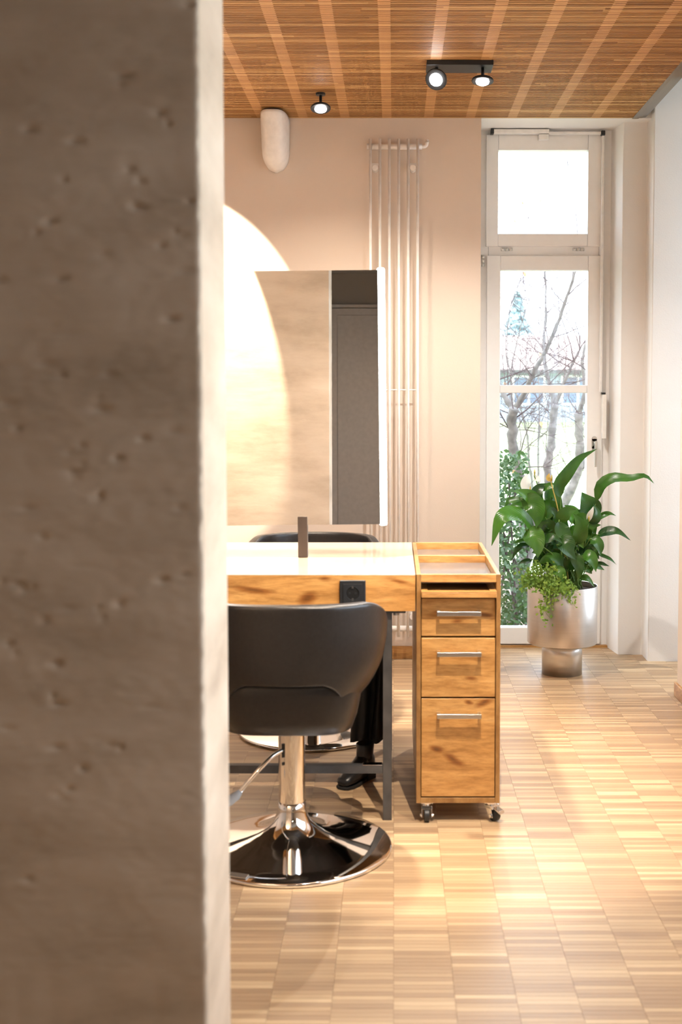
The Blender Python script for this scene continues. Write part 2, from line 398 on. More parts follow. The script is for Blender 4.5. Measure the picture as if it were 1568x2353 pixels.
def prism(bm, pts, z0, z1):
    a = [bm.verts.new((x, y, z0)) for x, y in pts]; b = [bm.verts.new((x, y, z1)) for x, y in pts]
    n = len(pts)
    bm.faces.new(a[::-1]); bm.faces.new(b)
    for i in range(n): bm.faces.new((a[i], a[(i + 1) % n], b[(i + 1) % n], b[i]))
def lathe(bm, prof, n=48, c=(0, 0, 0), cap0=True, cap1=True):
    rings = []
    for r, z in prof:
        rings.append([bm.verts.new((c[0] + r * math.cos(2 * PI * i / n), c[1] + r * math.sin(2 * PI * i / n), c[2] + z)) for i in range(n)])
    for a, b in zip(rings, rings[1:]):
        for i in range(n): bm.faces.new((a[i], a[(i + 1) % n], b[(i + 1) % n], b[i]))
    if cap0: bm.faces.new(rings[0][::-1])
    if cap1: bm.faces.new(rings[-1])
def frame_of(t):
    t = t.normalized()
    a = Vector((0, 0, 1)) if abs(t.z) < 0.9 else Vector((1, 0, 0))
    u = t.cross(a).normalized()
    return u, t.cross(u).normalized()
def tube(bm, pts, rad, n=10, caps=True):
    pts = [Vector(p) for p in pts]
    if isinstance(rad, (int, float)): rad = [rad] * len(pts)
    rings = []
    u = None
    for i, p in enumerate(pts):
        t = (pts[min(i + 1, len(pts) - 1)] - pts[max(i - 1, 0)])
        if t.length < 1e-9: t = Vector((0, 0, 1))
        t.normalize()
        if u is None: u, vv = frame_of(t)
        else:
            u = (u - t * u.dot(t))
            if u.length < 1e-6: u, vv = frame_of(t)
            u.normalize()
        vv = t.cross(u)
        rings.append([bm.verts.new(p + (u * math.cos(2 * PI * k / n) + vv * math.sin(2 * PI * k / n)) * rad[i]) for k in range(n)])
    for a, b in zip(rings, rings[1:]):
        for k in range(n): bm.faces.new((a[k], a[(k + 1) % n], b[(k + 1) % n], b[k]))
    if caps:
        bm.faces.new(rings[0][::-1]); bm.faces.new(rings[-1])
def cyl(bm, p0, p1, r, n=20): tube(bm, [p0, p1], r, n)
def bez(pts, n):
    """smooth curve through control points (Catmull-Rom)"""
    pts = [Vector(p) for p in pts]
    P = [pts[0] * 2 - pts[1]] + pts + [pts[-1] * 2 - pts[-2]]
    out = []
    seg = len(pts) - 1
    for i in range(n + 1):
        s = i / n * seg; k = min(int(s), seg - 1); t = s - k
        p0, p1, p2, p3 = P[k:k + 4]
        out.append(0.5 * ((2 * p1) + (p2 - p0) * t + (2 * p0 - 5 * p1 + 4 * p2 - p3) * t * t + (3 * p1 - p0 - 3 * p2 + p3) * t ** 3))
    return out

# ================================================================== THE ROOM
YB = 6.049                          # face of the back wall
ZC = 2.72                           # slat ceiling
XR = 1.27                           # right wall
PX, PY0, PY1 = -0.318, 1.985, 2.27  # concrete pier: right side face, near face, far face

# floor
fl = bx('floor', -2.7, 2.5, -1.7, 6.40, -0.10, -0.0085, M['subfloor'])
struct(fl, 'oak parquet floor of short staves laid in columns')
cells = []
for ix in range(math.floor(-2.6 / STL), math.ceil(2.4 / STL)):
    fr = (ix * 0.37) % 1.0 * STW
    x0 = ix * STL
    for iy in range(math.floor(-1.6 / STW), math.ceil(6.36 / STW) + 1):
        y0 = iy * STW - fr
        xc, yc = x0 + STL / 2, y0 + STW / 2
        if yc > 6.33 or yc < -1.62: continue
        if x0 > XR and not (5.30 < yc < 5.985): continue
        if x0 + STL < 0.44 and yc > YB: continue
        if x0 > 1.14 and yc > 6.14: continue
        if x0 > 1.28 and yc > 5.985: continue
        if -1.35 < xc < PX and PY0 < yc < PY1: continue
        u, v = proj((xc, yc, 0))
        vis = yc > 2.3 and 545 < u < 1560 and 1500 < v < 2345
        if vis and (xc + 0.302) ** 2 + (yc - 3.49) ** 2 < 0.32 ** 2: vis = False
        cells.append((0 if vis else 1, yc if vis else 0, x0, y0))
cells.sort()
bm = bmesh.new(); box(bm, 0.0003, STL - 0.0003, 0.0003, STW - 0.0003, -0.0085, 0.0)
bmesh.ops.delete(bm, geom=[f for f in bm.faces if f.normal.z < -0.9], context='FACES_ONLY')
pm = bpy.data.meshes.new('plank'); bmesh.ops.recalc_face_normals(bm, faces=bm.faces[:]); bm.to_mesh(pm); bm.free()
pm.materials.append(M['parquet'])
for _, _, x0, y0 in cells[:300]:
    o = bpy.data.objects.new('plank', pm); COL.objects.link(o); o.parent = fl
    o.location = (x0, y0, rng.uniform(-0.0001, 0.0001))
V, F = [], []
for _, _, x0, y0 in cells[300:]:
    k = len(V); a, b_, c, d = x0 + .0003, x0 + STL - .0003, y0 + .0003, y0 + STW - .0003
    V += [(a, c, 0), (b_, c, 0), (b_, d, 0), (a, d, 0), (a, c, -.0085), (b_, c, -.0085), (b_, d, -.0085), (a, d, -.0085)]
    F += [(k, k + 1, k + 2, k + 3), (k + 4, k + 5, k + 1, k), (k + 5, k + 6, k + 2, k + 1), (k + 6, k + 7, k + 3, k + 2), (k + 7, k + 4, k, k + 3)]
me = bpy.data.meshes.new('plank_field'); me.from_pydata(V, [], F); me.update()
o = link('plank_field', me, M['parquet'], fl); o['kind'] = 'stuff'

# ceiling: slats along x on battens along y, dark void above
ce = bx('ceiling', -2.7, 1.19, 1.6, YB, ZC + 0.034, ZC + 0.06, M['void'])
struct(ce, 'slatted wood ceiling')
V, F = [], []
iy0, iy1 = math.ceil(1.62 / SLP), math.floor(YB / SLP)
for iy in range(iy0, iy1):
    k = len(V); a, b_, c, d = -2.68, 1.19, iy * SLP + 0.0045, (iy + 1) * SLP - 0.0045
    V += [(a, c, ZC), (b_, c, ZC), (b_, d, ZC), (a, d, ZC), (a, c, ZC + .012), (b_, c, ZC + .012), (b_, d, ZC + .012), (a, d, ZC + .012)]
    F += [(k + 3, k + 2, k + 1, k), (k, k + 1, k + 5, k + 4), (k + 1, k + 2, k + 6, k + 5), (k + 2, k + 3, k + 7, k + 6), (k + 3, k, k + 4, k + 7), (k + 4, k + 5, k + 6, k + 7)]
me = bpy.data.meshes.new('slat_field'); me.from_pydata(V, [], F); me.update()
o = link('slat_field', me, M['slat'], ce); o['kind'] = 'stuff'
for k in range(-12, 6):
    x = -0.034 + 0.2075 * k
    if x < -2.6: continue
    bx('batten', x - 0.0225, x + 0.0225, 1.61, YB - 0.002, ZC + 0.0006, ZC + 0.034, M['batten'], ce)
# plaster cove along the right edge of the slat ceiling
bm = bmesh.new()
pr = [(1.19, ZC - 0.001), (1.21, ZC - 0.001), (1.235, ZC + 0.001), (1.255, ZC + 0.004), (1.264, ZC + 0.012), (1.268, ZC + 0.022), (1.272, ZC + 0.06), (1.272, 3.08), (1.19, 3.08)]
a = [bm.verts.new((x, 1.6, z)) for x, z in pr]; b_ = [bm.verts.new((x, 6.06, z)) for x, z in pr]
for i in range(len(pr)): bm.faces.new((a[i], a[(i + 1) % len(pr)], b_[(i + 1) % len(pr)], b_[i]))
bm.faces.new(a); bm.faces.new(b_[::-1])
struct(finish('trim_1', bm, M['shaded_trim']), 'rounded plaster edge of the ceiling')

# back wall with the garden door niche
struct(bx('wall_back', -2.7, 0.437, YB, 6.42, -0.1, 3.1, M['wall']), 'beige plaster back wall')
bm = bmesh.new(); box(bm, 0.437, 1.30, YB, 6.42, ZC, 3.1)
struct(finish('wall_lintel', bm, M['wall_cool']), 'soffit above the garden door niche')
bm = bmesh.new()
prism(bm, [(1.138, 6.333), (1.163, 6.141), (1.287, 6.141), (1.285, 5.985), (2.55, 5.985), (2.55, 6.42), (1.138, 6.42)], -0.1, 3.1)
struct(finish('wall_right_end', bm, M['wall_cool'], bevel=0.006), 'white plaster pier stepping forward beside the garden door')
# right wall, with a wide window nearer the camera (outside the frame)
def wall_x(name, x0, x1, y0, y1, z0, z1, hole, mat):
    bm = bmesh.new()
    hy0, hy1, hz0, hz1 = hole
    box(bm, x0, x1, y0, hy0, z0, z1); box(bm, x0, x1, hy1, y1, z0, z1)
    box(bm, x0, x1, hy0, hy1, z0, hz0); box(bm, x0, x1, hy0, hy1, hz1, z1)
    return struct(finish(name, bm, mat))
wall_x('wall_right', XR, XR + 0.16, -1.7, 5.29, -0.1, 3.1, (1.2, 3.7, 0.8, 2.5), M['wall'])
wall_x('wall_alcove', 2.42, 2.55, 5.0, 5.99, -0.1, 3.1, (5.36, 5.94, 0.3, 2.9), M['wall_cool'])
struct(bx('wall_alcove_front', XR + 0.16, 2.55, 5.13, 5.29, -0.1, 3.1, M['wall_cool']))
struct(bx('ceiling_alcove', 1.268, 2.55, 5.13, 6.42, 3.08, 3.14, M['wall_cool']))
def window_x(name, x, y0, y1, z0, z1, n):
    root = bpy.data.objects.new(name, None); COL.objects.link(root); root.location = (x, (y0 + y1) / 2, z0); struct(root)
    bm = bmesh.new(); t = 0.05
    box(bm, x, x + .06, y0, y1, z0, z0 + t); box(bm, x, x + .06, y0, y1, z1 - t, z1)
    for k in range(n + 1):
        y = y0 + (y1 - y0 - t) * k / n
        box(bm, x, x + .06, y, y + t, z0 + t, z1 - t)
    finish('window_frame', bm, M['white_paint'], root)
    for k in range(n):
        ya = y0 + (y1 - y0 - t) * k / n + t; yb = y0 + (y1 - y0 - t) * (k + 1) / n
        bx('pane', x + .026, x + .034, ya, yb, z0 + t, z1 - t, M['glass'], root)
window_x('window_2', XR + 0.08, 1.2, 3.7, 0.8, 2.5, 3)
window_x('window_3', 2.47, 5.36, 5.94, 0.3, 2.9, 1)
struct(bx('baseboard_right', XR - 0.014, XR, -1.65, 5.297, 0, 0.062, M['base_wood'], bevel=0.003), 'oak baseboard')
struct(bx('baseboard_back', -2.6, 0.437, YB - 0.014, YB, 0, 0.066, M['base_wood'], bevel=0.003), 'oak baseboard')
# concrete pier in front
def pier_mesh():
    r = random.Random(5)
    xs_ = [-1.35, -1.1, -0.9] + [-0.80 + (PX + 0.80) * k / 110 for k in range(111)]
    zs_ = [-0.1, 0.2] + [0.35 + 2.05 * k / 440 for k in range(441)] + [2.6, 3.1]
    holes = []
    for k in range(62):
        cx_, cz_ = r.uniform(-0.74, PX - 0.015), r.gauss(1.36, .38)
        holes.append((cx_, cz_, r.uniform(.006, .015), r.uniform(.003, .005), r.uniform(.003, .0065)))
        if r.random() < .4: holes.append((cx_ + r.uniform(-.03, .03), cz_ + r.uniform(-.02, .02), r.uniform(.004, .009), r.uniform(.003, .005), r.uniform(.002, .005)))
    for k in range(9):                       # long shallow board seams
        holes.append((r.uniform(-.7, -.36), r.uniform(.45, 2.2), r.uniform(.02, .045), .002, r.uniform(.0015, .003)))
    V, F, n, m_ = [], [], len(xs_), len(zs_)
    Y = [[PY0] * n for _ in zs_]
    for hx, hz, rx, rz, dp in holes:
        for a in range(m_):
            dz = (zs_[a] - hz) / rz
            if abs(dz) > 2.2: continue
            for b in range(n):
                dx = (xs_[b] - hx) / rx
                q = dx * dx + dz * dz
                if q < 5: Y[a][b] += dp * math.exp(-q * 0.9)
    for a in range(m_):
        for b in range(n):
            x, z = xs_[b], zs_[a]
            y = Y[a][b] + 0.0016 * mnoise.noise(Vector((x * 7, z * 14, 0))) + 0.0008 * mnoise.noise(Vector((x * 40, z * 90, 3)))
            if b == n - 1:
                x -= max(0, 0.0035 * (mnoise.noise(Vector((0.3, z * 22, 0))) + mnoise.noise(Vector((0.7, z * 60, 1)))) + .001)
            if b >= n - 2: y += 0.003 if b == n - 1 else 0.0006
            V.append((x, y, z))
    for a in range(m_ - 1):
        for b in range(n - 1): F.append((a * n + b, a * n + b + 1, (a + 1) * n + b + 1, (a + 1) * n + b))
    k0 = len(V); YS = PY0 + 0.016
    for a in range(m_): V.append((PX, YS, zs_[a]))
    for a in range(m_ - 1): F.append((a * n + n - 1, k0 + a, k0 + a + 1, (a + 1) * n + n - 1))
    k1 = len(V)
    V.extend([(PX, PY1, -.1), (PX, PY1, 3.1), (-1.35, PY1, -.1), (-1.35, PY1, 3.1), (-1.35, YS, -.1), (-1.35, YS, 3.1)])
    F += [(k0, k1, k1 + 1, k0 + m_ - 1), (k1, k1 + 2, k1 + 3, k1 + 1), (k1 + 2, k1 + 4, k1 + 5, k1 + 3), (0, (m_ - 1) * n, k1 + 5, k1 + 4)]
    me = bpy.data.meshes.new('wall_left'); me.from_pydata(V, [], F); me.update()
    return me
pier = link('wall_left', pier_mesh(), M['concrete'])
for p in pier.data.polygons: p.use_smooth = len(p.vertices) == 4 and p.area < 0.01
struct(pier, 'raw concrete pier with air holes')
# left and rear of the room, seen only in the mirror and in chrome
struct(bx('wall_far_left', -2.85, -2.7, -1.7, 6.42, -0.1, 3.1, M['wall']))
struct(bx('wall_rear', -2.7, XR + .16, -1.85, -1.65, -0.1, 3.1, M['grey_wall']))
struct(bx('ceiling_entrance', -2.7, XR + .16, -1.7, 1.6, 2.33, 2.42, M['grey_paint']))
struct(bx('wall_downstand', -2.7, XR + .16, 1.5, 1.6, 2.42, 3.1, M['grey_paint']))
d = bpy.data.objects.new('door_2', None); COL.objects.link(d); d.location = (-0.1, -1.65, 0); struct(d, 'grey panelled door behind the camera')
bm = bmesh.new()
box(bm, -0.545, -0.515, -1.65, -1.60, 0, 2.075); box(bm, 0.40, 0.43, -1.65, -1.60, 0, 2.075); box(bm, -0.515, 0.40, -1.65, -1.60, 2.05, 2.075)
finish('door_frame', bm, M['grey_door'], d, bevel=0.003)
lf = bx('door_leaf', -0.51, 0.395, -1.65, -1.615, 0.01, 2.045, M['grey_door'], d, bevel=0.003)
bx('door_panel', -0.46, 0.345, -1.62, -1.606, 0.08, 1.99, M['grey_door'], lf, bevel=0.006)

# ================================================================== GARDEN DOOR (window_1)
YW = 6.333
def rect(u0, v0, u1, v1, Y):
    a = atY((u0), (v0 + v1) / 2, Y); b = atY(u1, (v0 + v1) / 2, Y)
    t = atY((u0 + u1) / 2, v0, Y); c = atY((u0 + u1) / 2, v1, Y)
    return a.x, b.x, c.z, t.z
win = bpy.data.objects.new('window_1', None); COL.objects.link(win); win.location = (0.8, YW, 0)
struct(win, 'white garden door with a tilting fanlight above')
def ring(name, u0, v0, u1, v1, holes, Y0, Y1, mat, parent, bevel=0.004):
    """frame with rectangular openings stacked in height"""
    x0, x1, z0, z1 = rect(u0, v0, u1, v1, YW)
    bm = bmesh.new()
    hs = sorted([rect(*h, YW) for h in holes], key=lambda r: r[2])
    hx0 = sum(h[0] for h in hs) / len(hs); hx1 = sum(h[1] for h in hs) / len(hs)
    box(bm, x0, hx0, Y0, Y1, z0, z1); box(bm, hx1, x1, Y0, Y1, z0, z1)
    zz = z0
    for h in hs:
        box(bm, hx0, hx1, Y0, Y1, zz, h[2]); zz = h[3]
    box(bm, hx0, hx1, Y0, Y1, zz, z1)
    return finish(name, bm, mat, parent, bevel=bevel), hx0, hx1, hs
ring('window_frame', 1100, 285, 1414, 1484, [(1122, 316, 1376, 562), (1122, 592, 1376, 1474)], YW, YW + 0.07, M['white_paint'], win)
fan, a0, a1, hs = ring('fanlight', 1117, 311, 1382, 567, [(1145, 347, 1350, 538)], YW - 0.022, YW + 0.04, M['white_paint'], win)
for h in hs: bx('pane', a0 - .004, a1 + .004, YW + .012, YW + .022, h[2] - .004, h[3] + .004, M['glass'], fan)
leaf, a0, a1, hs = ring('door_leaf', 1117, 588, 1382, 1478, [(1148, 622, 1347, 885), (1148, 903, 1347, 1168), (1148, 1192, 1347, 1440)], YW - 0.022, YW + 0.04, M['white_paint'], win)
for h in hs: bx('pane', a0 - .004, a1 + .004, YW + .012, YW + .022, h[2] - .004, h[3] + .004, M['glass'], leaf)
def hinge(u, v, horiz):
    c = atY(u, v, YW - 0.028)
    bm = bmesh.new(); dv = Vector((1, 0, 0)) if horiz else Vector((0, 0, 1))
    for k in range(3):
        cyl(bm, c + dv * (-0.030 + k * 0.0203), c + dv * (-0.030 + k * 0.0203 + 0.0190), 0.0085, 12)
    o = finish('hinge', bm, M['satin'], win, smooth=True); o['label'] = 'dark metal hinge'
hinge(1165, 573, True); hinge(1330, 573, True); hinge(1110, 599, False)
c = atY(1366, 1018, YW - 0.022)
bm = bmesh.new(); tube(bm, [(c.x - .0, c.y, c.z + .022), (c.x, c.y - .008, c.z + .022)], 0.014, 20)
box(bm, c.x - .014, c.x + .014, c.y - .008, c.y, c.z - .028, c.z + .022)
tube(bm, [(c.x, c.y, c.z - .028), (c.x, c.y - .008, c.z - .028)], 0.014, 20)
hd = finish('door_handle', bm, M['satin'], leaf, smooth=False); hd['label'] = 'satin steel door handle'
bm = bmesh.new(); cyl(bm, (c.x + .002, c.y - .006, c.z + .004), (c.x + .002, c.y - .042, c.z + .004), 0.008, 14)
box(bm, c.x - .005, c.x + .010, c.y - .050, c.y - .036, c.z - .125, c.z + .012)
finish('lever', bm, M['satin'], hd, bevel=0.003)
struct(bx('trim_2', 0.44, 1.14, 6.31, 6.40, -0.02, 0.012, M['base_wood'], bevel=0.003), 'wooden door sill')
# opener of the fanlight: rods, corner and hand lever
YO = YW - 0.05
c0 = atY(1135, 303, YO); c1 = atY(1262, 303, YO); c2 = atY(1387, 306, YO); c3 = atY(1387, 902, YO); c4 = atY(1388, 1008, YO)
op = thing('window_opener', 'white fanlight opener with rods and hand lever on the garden door', 'window opener', (c4.x, YO, c4.z))
bm = bmesh.new(); box(bm, c0.x, c1.x, YO - .018, YO + .02, c0.z - .011, c0.z + .011); finish('scissor_arm', bm, M['plastic_white'], op, bevel=.003)
bm = bmesh.new(); box(bm, c0.x - .016, c0.x, YO - .018, YO + .02, c0.z - .013, c0.z + .013); finish('end_cap', bm, M['black_plastic'], op, bevel=.002)
bm = bmesh.new(); box(bm, c1.x, c2.x - .012, YO - .005, YO + .010, c2.z - .007, c2.z + .007); finish('rod', bm, M['plastic_white'], op, bevel=.002)
bm = bmesh.new(); box(bm, c2.x - .012, c2.x + .009, YO - .012, YO + .018, c2.z - .012, c2.z + .012); finish('corner_piece', bm, M['black_plastic'], op, bevel=.003)
bm = bmesh.new(); box(bm, c2.x - .006, c2.x + .006, YO - .004, YO + .012, c3.z, c2.z - .012); finish('rod', bm, M['plastic_white'], op, bevel=.002)
bm = bmesh.new(); box(bm, c4.x - .011, c4.x + .011, YO - .018, YO + .018, c4.z, c3.z - .010); finish('hand_lever', bm, M['plastic_white'], op, bevel=.004)
bm = bmesh.new(); box(bm, c3.x - .010, c3.x + .010, YO - .014, YO + .016, c3.z - .010, c3.z); finish('collar', bm, M['black_plastic'], op, bevel=.001)
cb = atY(1250, 315, YO); bm = bmesh.new(); box(bm, cb.x - .026, cb.x + .026, YO - .010, YO + .028, cb.z - .014, cb.z + .014); finish('bracket', bm, M['plastic_white'], op, bevel=.003)

# ================================================================== RADIATOR on the back wall
YRAD = 5.985
rad = thing('tube_radiator', 'tall white tube radiator with six slim vertical tubes on the beige wall', 'radiator', (atY(905, 1450, YRAD).x, YRAD, 0.2))
tops = atY(905, 319, YRAD).z; bots = atY(905, 1463, YRAD).z
xs = [atY(u, 700, YRAD).x for u in (852, 873.6, 895.2, 916.8, 938.4, 960)]
for x in xs:
    bm = bmesh.new(); tube(bm, [(x, YRAD, bots), (x, YRAD, tops)], 0.0068, 12); finish('tube', bm, M['white_enamel'], rad, smooth=True)
for v in (335, 1446):
    z = atY(905, v, YRAD).z
    bm = bmesh.new(); tube(bm, [(xs[0] - .018, YRAD + .022, z), (xs[-1] + .022, YRAD + .022, z)], 0.0145, 16); finish('header', bm, M['white_enamel'], rad, smooth=True)
z = atY(905, 335, YRAD).z
bm = bmesh.new(); tube(bm, bez([(xs[-1] + .02, YRAD + .022, z), (xs[-1] + .038, YRAD + .022, z + .002), (xs[-1] + .046, YRAD + .022, z + .014), (xs[-1] + .047, YRAD + .022, z + .034)], 10), 0.0085, 12); vv = finish('valve_elbow', bm, M['white_enamel'], rad, smooth=True)
bm = bmesh.new(); tube(bm, [(xs[-1] + .047, YRAD + .022, z + .020), (xs[-1] + .047, YRAD + .022, z + .026)], 0.0105, 12); finish('nut', bm, M['satin'], vv, smooth=True)
zc_ = atY(905, 896, YRAD).z
bm = bmesh.new(); tube(bm, [(xs[0], YRAD + .008, zc_), (xs[-1], YRAD + .008, zc_)], 0.0035, 8); finish('cross_rod', bm, M['white_enamel'], rad, smooth=True)
for (i, j) in ((0, 1), (4, 5)):
    x = (xs[i] + xs[j]) / 2; zb = atY(905, 385, YRAD).z
    bm = bmesh.new(); box(bm, x - .019, x + .019, YRAD + .010, YRAD + .016, zb + .008, zb + .024); cyl(bm, (x, YRAD + .0, zb), (x, YB - .001, zb), 0.0155, 16)
    finish('wall_bracket', bm, M['white_enamel'], rad, bevel=.002)
    zb = atY(905, 1418, YRAD).z
    bm = bmesh.new(); cyl(bm, (x, YRAD + .0, zb), (x, YB - .001, zb), 0.0155, 16)
    finish('wall_bracket', bm, M['white_enamel'], rad, bevel=.002)

# ================================================================== WALL SPEAKER
a = atY(598, 300, 5.93); b = atY(662, 300, 5.93)
xc = (a.x + b.x) / 2; hw = (b.x - a.x) / 2
zt_ = ZC - 0.012; zb_ = atY(630, 394, 6.0).z
sp = thing('wall_speaker', 'white half-round wall speaker with rounded lower end under the slat ceiling', 'speaker', (xc, YB, zb_))
bm = bmesh.new()
rings = []
nn = 24
for k in range(19):
    s = k / 18
    z = zt_ + (zb_ - zt_) * s
    q = max(0.0, (s - 0.62) / 0.38)
    wv = math.sqrt(max(0.0, 1 - q ** 2.3)) if q < 1 else 0.0
    wv = max(wv, 0.06)
    w_ = hw * (1 - 0.06 * s) * wv; dpt = 0.245 * (1 - 0.50 * s) * (0.35 + 0.65 * wv)
    ringv = []
    for i in range(nn + 1):
        th = PI * i / nn
        ex = lambda v_: math.copysign(abs(v_) ** 0.62, v_)
        ringv.append(bm.verts.new((xc + w_ * ex(math.cos(th)), YB - 0.002 - dpt * abs(math.sin(th)) ** 0.62, z)))
    rings.append(ringv)
for r0, r1 in zip(rings, rings[1:]):
    for i in range(nn): bm.faces.new((r0[i], r0[i + 1], r1[i + 1], r1[i]))
    bm.faces.new((r0[-1], r0[0], r1[0], r1[-1]))
bm.faces.new(rings[0]); bm.faces.new(rings[-1][::-1])
finish('housing', bm, M['plastic_white'], sp, smooth=True)
bm = bmesh.new(); prism(bm, [(xc + hw * .92 * math.copysign(abs(math.cos(PI * i / 20)) ** .62, math.cos(PI * i / 20)), YB - .002 - .238 * abs(math.sin(PI * i / 20)) ** .62) for i in range(21)], zt_ + .0005, zt_ + 0.006)
finish('top_plate', bm, M['black_plastic'], sp)['label'] = 'dark top plate'

# ================================================================== STYLING DESK
YD0, YD1, ZD = 3.705, 4.512, 0.788
XD1 = 0.068
desk = thing('styling_desk', 'oak styling desk with thick apron on dark square steel legs', 'desk', (-0.6, 4.1, 0))
bx('under_frame', -1.33, XD1 - .03, YD0 + .012, YD1 - .012, 0.664, 0.672, M['steel_dark'], desk)
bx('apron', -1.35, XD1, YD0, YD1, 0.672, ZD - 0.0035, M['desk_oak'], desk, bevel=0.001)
bx('desk_top', -1.35, XD1, YD0, YD1, ZD - 0.0035, ZD, M['glare_oak'], desk, bevel=0.001)
for x in (-1.29, -0.034):
    for y in (YD0 + 0.018, YD1 - 0.046):
        bx('leg', x, x + 0.028, y, y + 0.028, 0.0, 0.672, M['steel_dark'], desk, bevel=0.0015)
bx('foot_rail', -1.262, -0.034, YD0 + 0.020, YD0 + 0.046, 0.150, 0.176, M['steel_dark'], desk, bevel=0.0015)
fp = bx('rail_cap', -0.098, -0.036, YD0 + 0.019, YD0 + 0.047, 0.176, 0.1785, M['chrome'], desk, bevel=0.001); fp['label'] = 'bright steel cap on the foot rail'
bm = bmesh.new(); box(bm, -0.075, 0.0, YD0 + 0.014, YD0 + 0.05, 0.664, 0.672); cyl(bm, (-0.060, YD0 + 0.03, 0.650), (-0.060, YD0 + 0.03, 0.664), 0.008, 12); cyl(bm, (0.008, YD0 + 0.03, 0.655), (0.008, YD0 + 0.03, 0.672), 0.009, 12)
finish('bracket', bm, M['satin'], desk, bevel=.001)

# power socket in the apron
p0 = atY(782, 1332, YD0); p1 = atY(840, 1392, YD0)
sx, sz = (p0.x + p1.x) / 2, (p0.z + p1.z) / 2
so = thing('power_socket', 'black square power socket set in the oak apron of the desk', 'socket', (sx, YD0, sz))
h_ = 0.0405
bx('cover_frame', sx - h_, sx + h_, YD0 - 0.011, YD0 - 0.0005, sz - h_, sz + h_, M['black_plastic'], so, bevel=0.003)
bm = bmesh.new(); n_ = 40
yo, yi, yr = YD0 - 0.0145, YD0 - 0.011, YD0 - 0.002
oc = []
for i in range(n_):
    t = 2 * PI * i / n_; cx_, cz_ = math.cos(t), math.sin(t); m_ = max(abs(cx_), abs(cz_))
    oc.append((cx_, cz_, 0.029 / m_))
r0 = [bm.verts.new((sx + c_ * q, yi, sz + s_ * q)) for c_, s_, q in oc]
r1 = [bm.verts.new((sx + c_ * q, yo, sz + s_ * q)) for c_, s_, q in oc]
r2 = [bm.verts.new((sx + c_ * .0205, yo, sz + s_ * .0205)) for c_, s_, q in oc]
r3 = [bm.verts.new((sx + c_ * .0195, yi - .0005, sz + s_ * .0195)) for c_, s_, q in oc]
for A, B in ((r0, r1), (r1, r2), (r2, r3)):
    for i in range(n_): bm.faces.new((A[i], A[(i + 1) % n_], B[(i + 1) % n_], B[i]))
ins = finish('insert', bm, M['black_plastic'], so)
bm = bmesh.new(); tube(bm, [(sx, yi - .0012, sz), (sx, yi - .0002, sz)], 0.0195, 32); finish('recess', bm, M['black_hole'], so)
for s_ in (1, -1):
    bx('earth_clip', sx - .003, sx + .003, yo - .0005, yi - .001, sz + s_ * .0195 - .004, sz + s_ * .0195 + .004, M['steel_dark'], so)
    bm = bmesh.new(); tube(bm, [(sx + s_ * .0095, yi - .0026, sz), (sx + s_ * .0095, yi - .0012, sz)], 0.0036, 14)
    finish('pin_hole', bm, M['black_plastic'], so)

# ================================================================== DOUBLE MIRROR on the desk
YM = 4.10
mr = thing('standing_mirror', 'frameless two-sided mirror with upright light tubes on a dark post', 'mirror', (-0.3115, YM, ZD))
bx('post', -0.328, -0.295, YM - 0.0165, YM + 0.0165, ZD + 0.001, 0.93, M['post'], mr, bevel=0.0015)
zm0 = atY(700, 1206, YM - .012).z; zm1 = atY(700, 622, YM - .012).z
xm1 = atY(875, 900, YM - .012).x; xm0 = -0.623 - xm1
bx('backing', xm0, xm1, YM - 0.010, YM + 0.010, zm0, zm1, M['mirror_edge'], mr)
for s_ in (-1, 1):
    bx('mirror_glass', xm0, xm1, YM + s_ * 0.012 - 0.0019, YM + s_ * 0.012 + 0.0019, zm0, zm1, M['mirror'], mr)
for x in (xm1 + .010, xm0 - .010):
    bm = bmesh.new()
    zt0, zt1 = atY(885, 1210, YM - .02).z, atY(885, 616, YM - .02).z
    rr = 0.0135
    tube(bm, [(x, YM - .004, zt0), (x, YM - .004, zt0 + .002), (x, YM - .004, zt0 + .006), (x, YM - .004, zt1 - .006), (x, YM - .004, zt1 - .002), (x, YM - .004, zt1)], [rr * .6, rr * .9, rr, rr, rr * .9, rr * .6], 24)
    lt = finish('light_tube', bm, M['led'], mr, smooth=True); lt['label'] = 'glowing white light tube'
mr.rotation_euler = (0, math.radians(-0.55), 0)

# ================================================================== DRAWER TROLLEY
XT0, XT1, YT0, YT1 = 0.071, 0.334, 3.700, 4.508
zt = lambda v: atY(1050, v, YT0).z
tr = thing('drawer_trolley', 'narrow oak drawer trolley with steel bar handles on chrome castors', 'trolley', ((XT0 + XT1) / 2, (YT0 + YT1) / 2, 0))
ZT1 = ZD + 0.001; ZT0 = zt(1846)
TH = 0.014
for x in (XT0, XT1 - TH):
    bx('side_panel', x, x + TH, YT0, YT1, ZT0, ZT1, M['frame_oak'], tr, bevel=0.0015)
xi0, xi1 = XT0 + TH, XT1 - TH
bx('bottom_panel', xi0, xi1, YT0 + 0.002, YT1, ZT0, zt(1834), M['frame_oak'], tr, bevel=0.001)
bx('back_panel', xi0, xi1, YT1 - TH, YT1, ZT0 + 0.02, ZT1, M['cab_oak'], tr, bevel=0.001)
bx('top_rail', xi0, xi1, YT0, YT0 + TH, zt(1338), ZT1, M['cab_oak'], tr, bevel=0.0015)
ydv = atZ(1050, 1277, ZD).y
bx('divider', xi0, xi1, ydv, ydv + TH, ZT1 - 0.055, ZT1, M['cab_oak'], tr, bevel=0.0015)
bx('tray_floor', xi0, xi1, YT0 + TH, YT1 - TH, ZT1 - 0.058, ZT1 - 0.052, M['frame_oak'], tr)
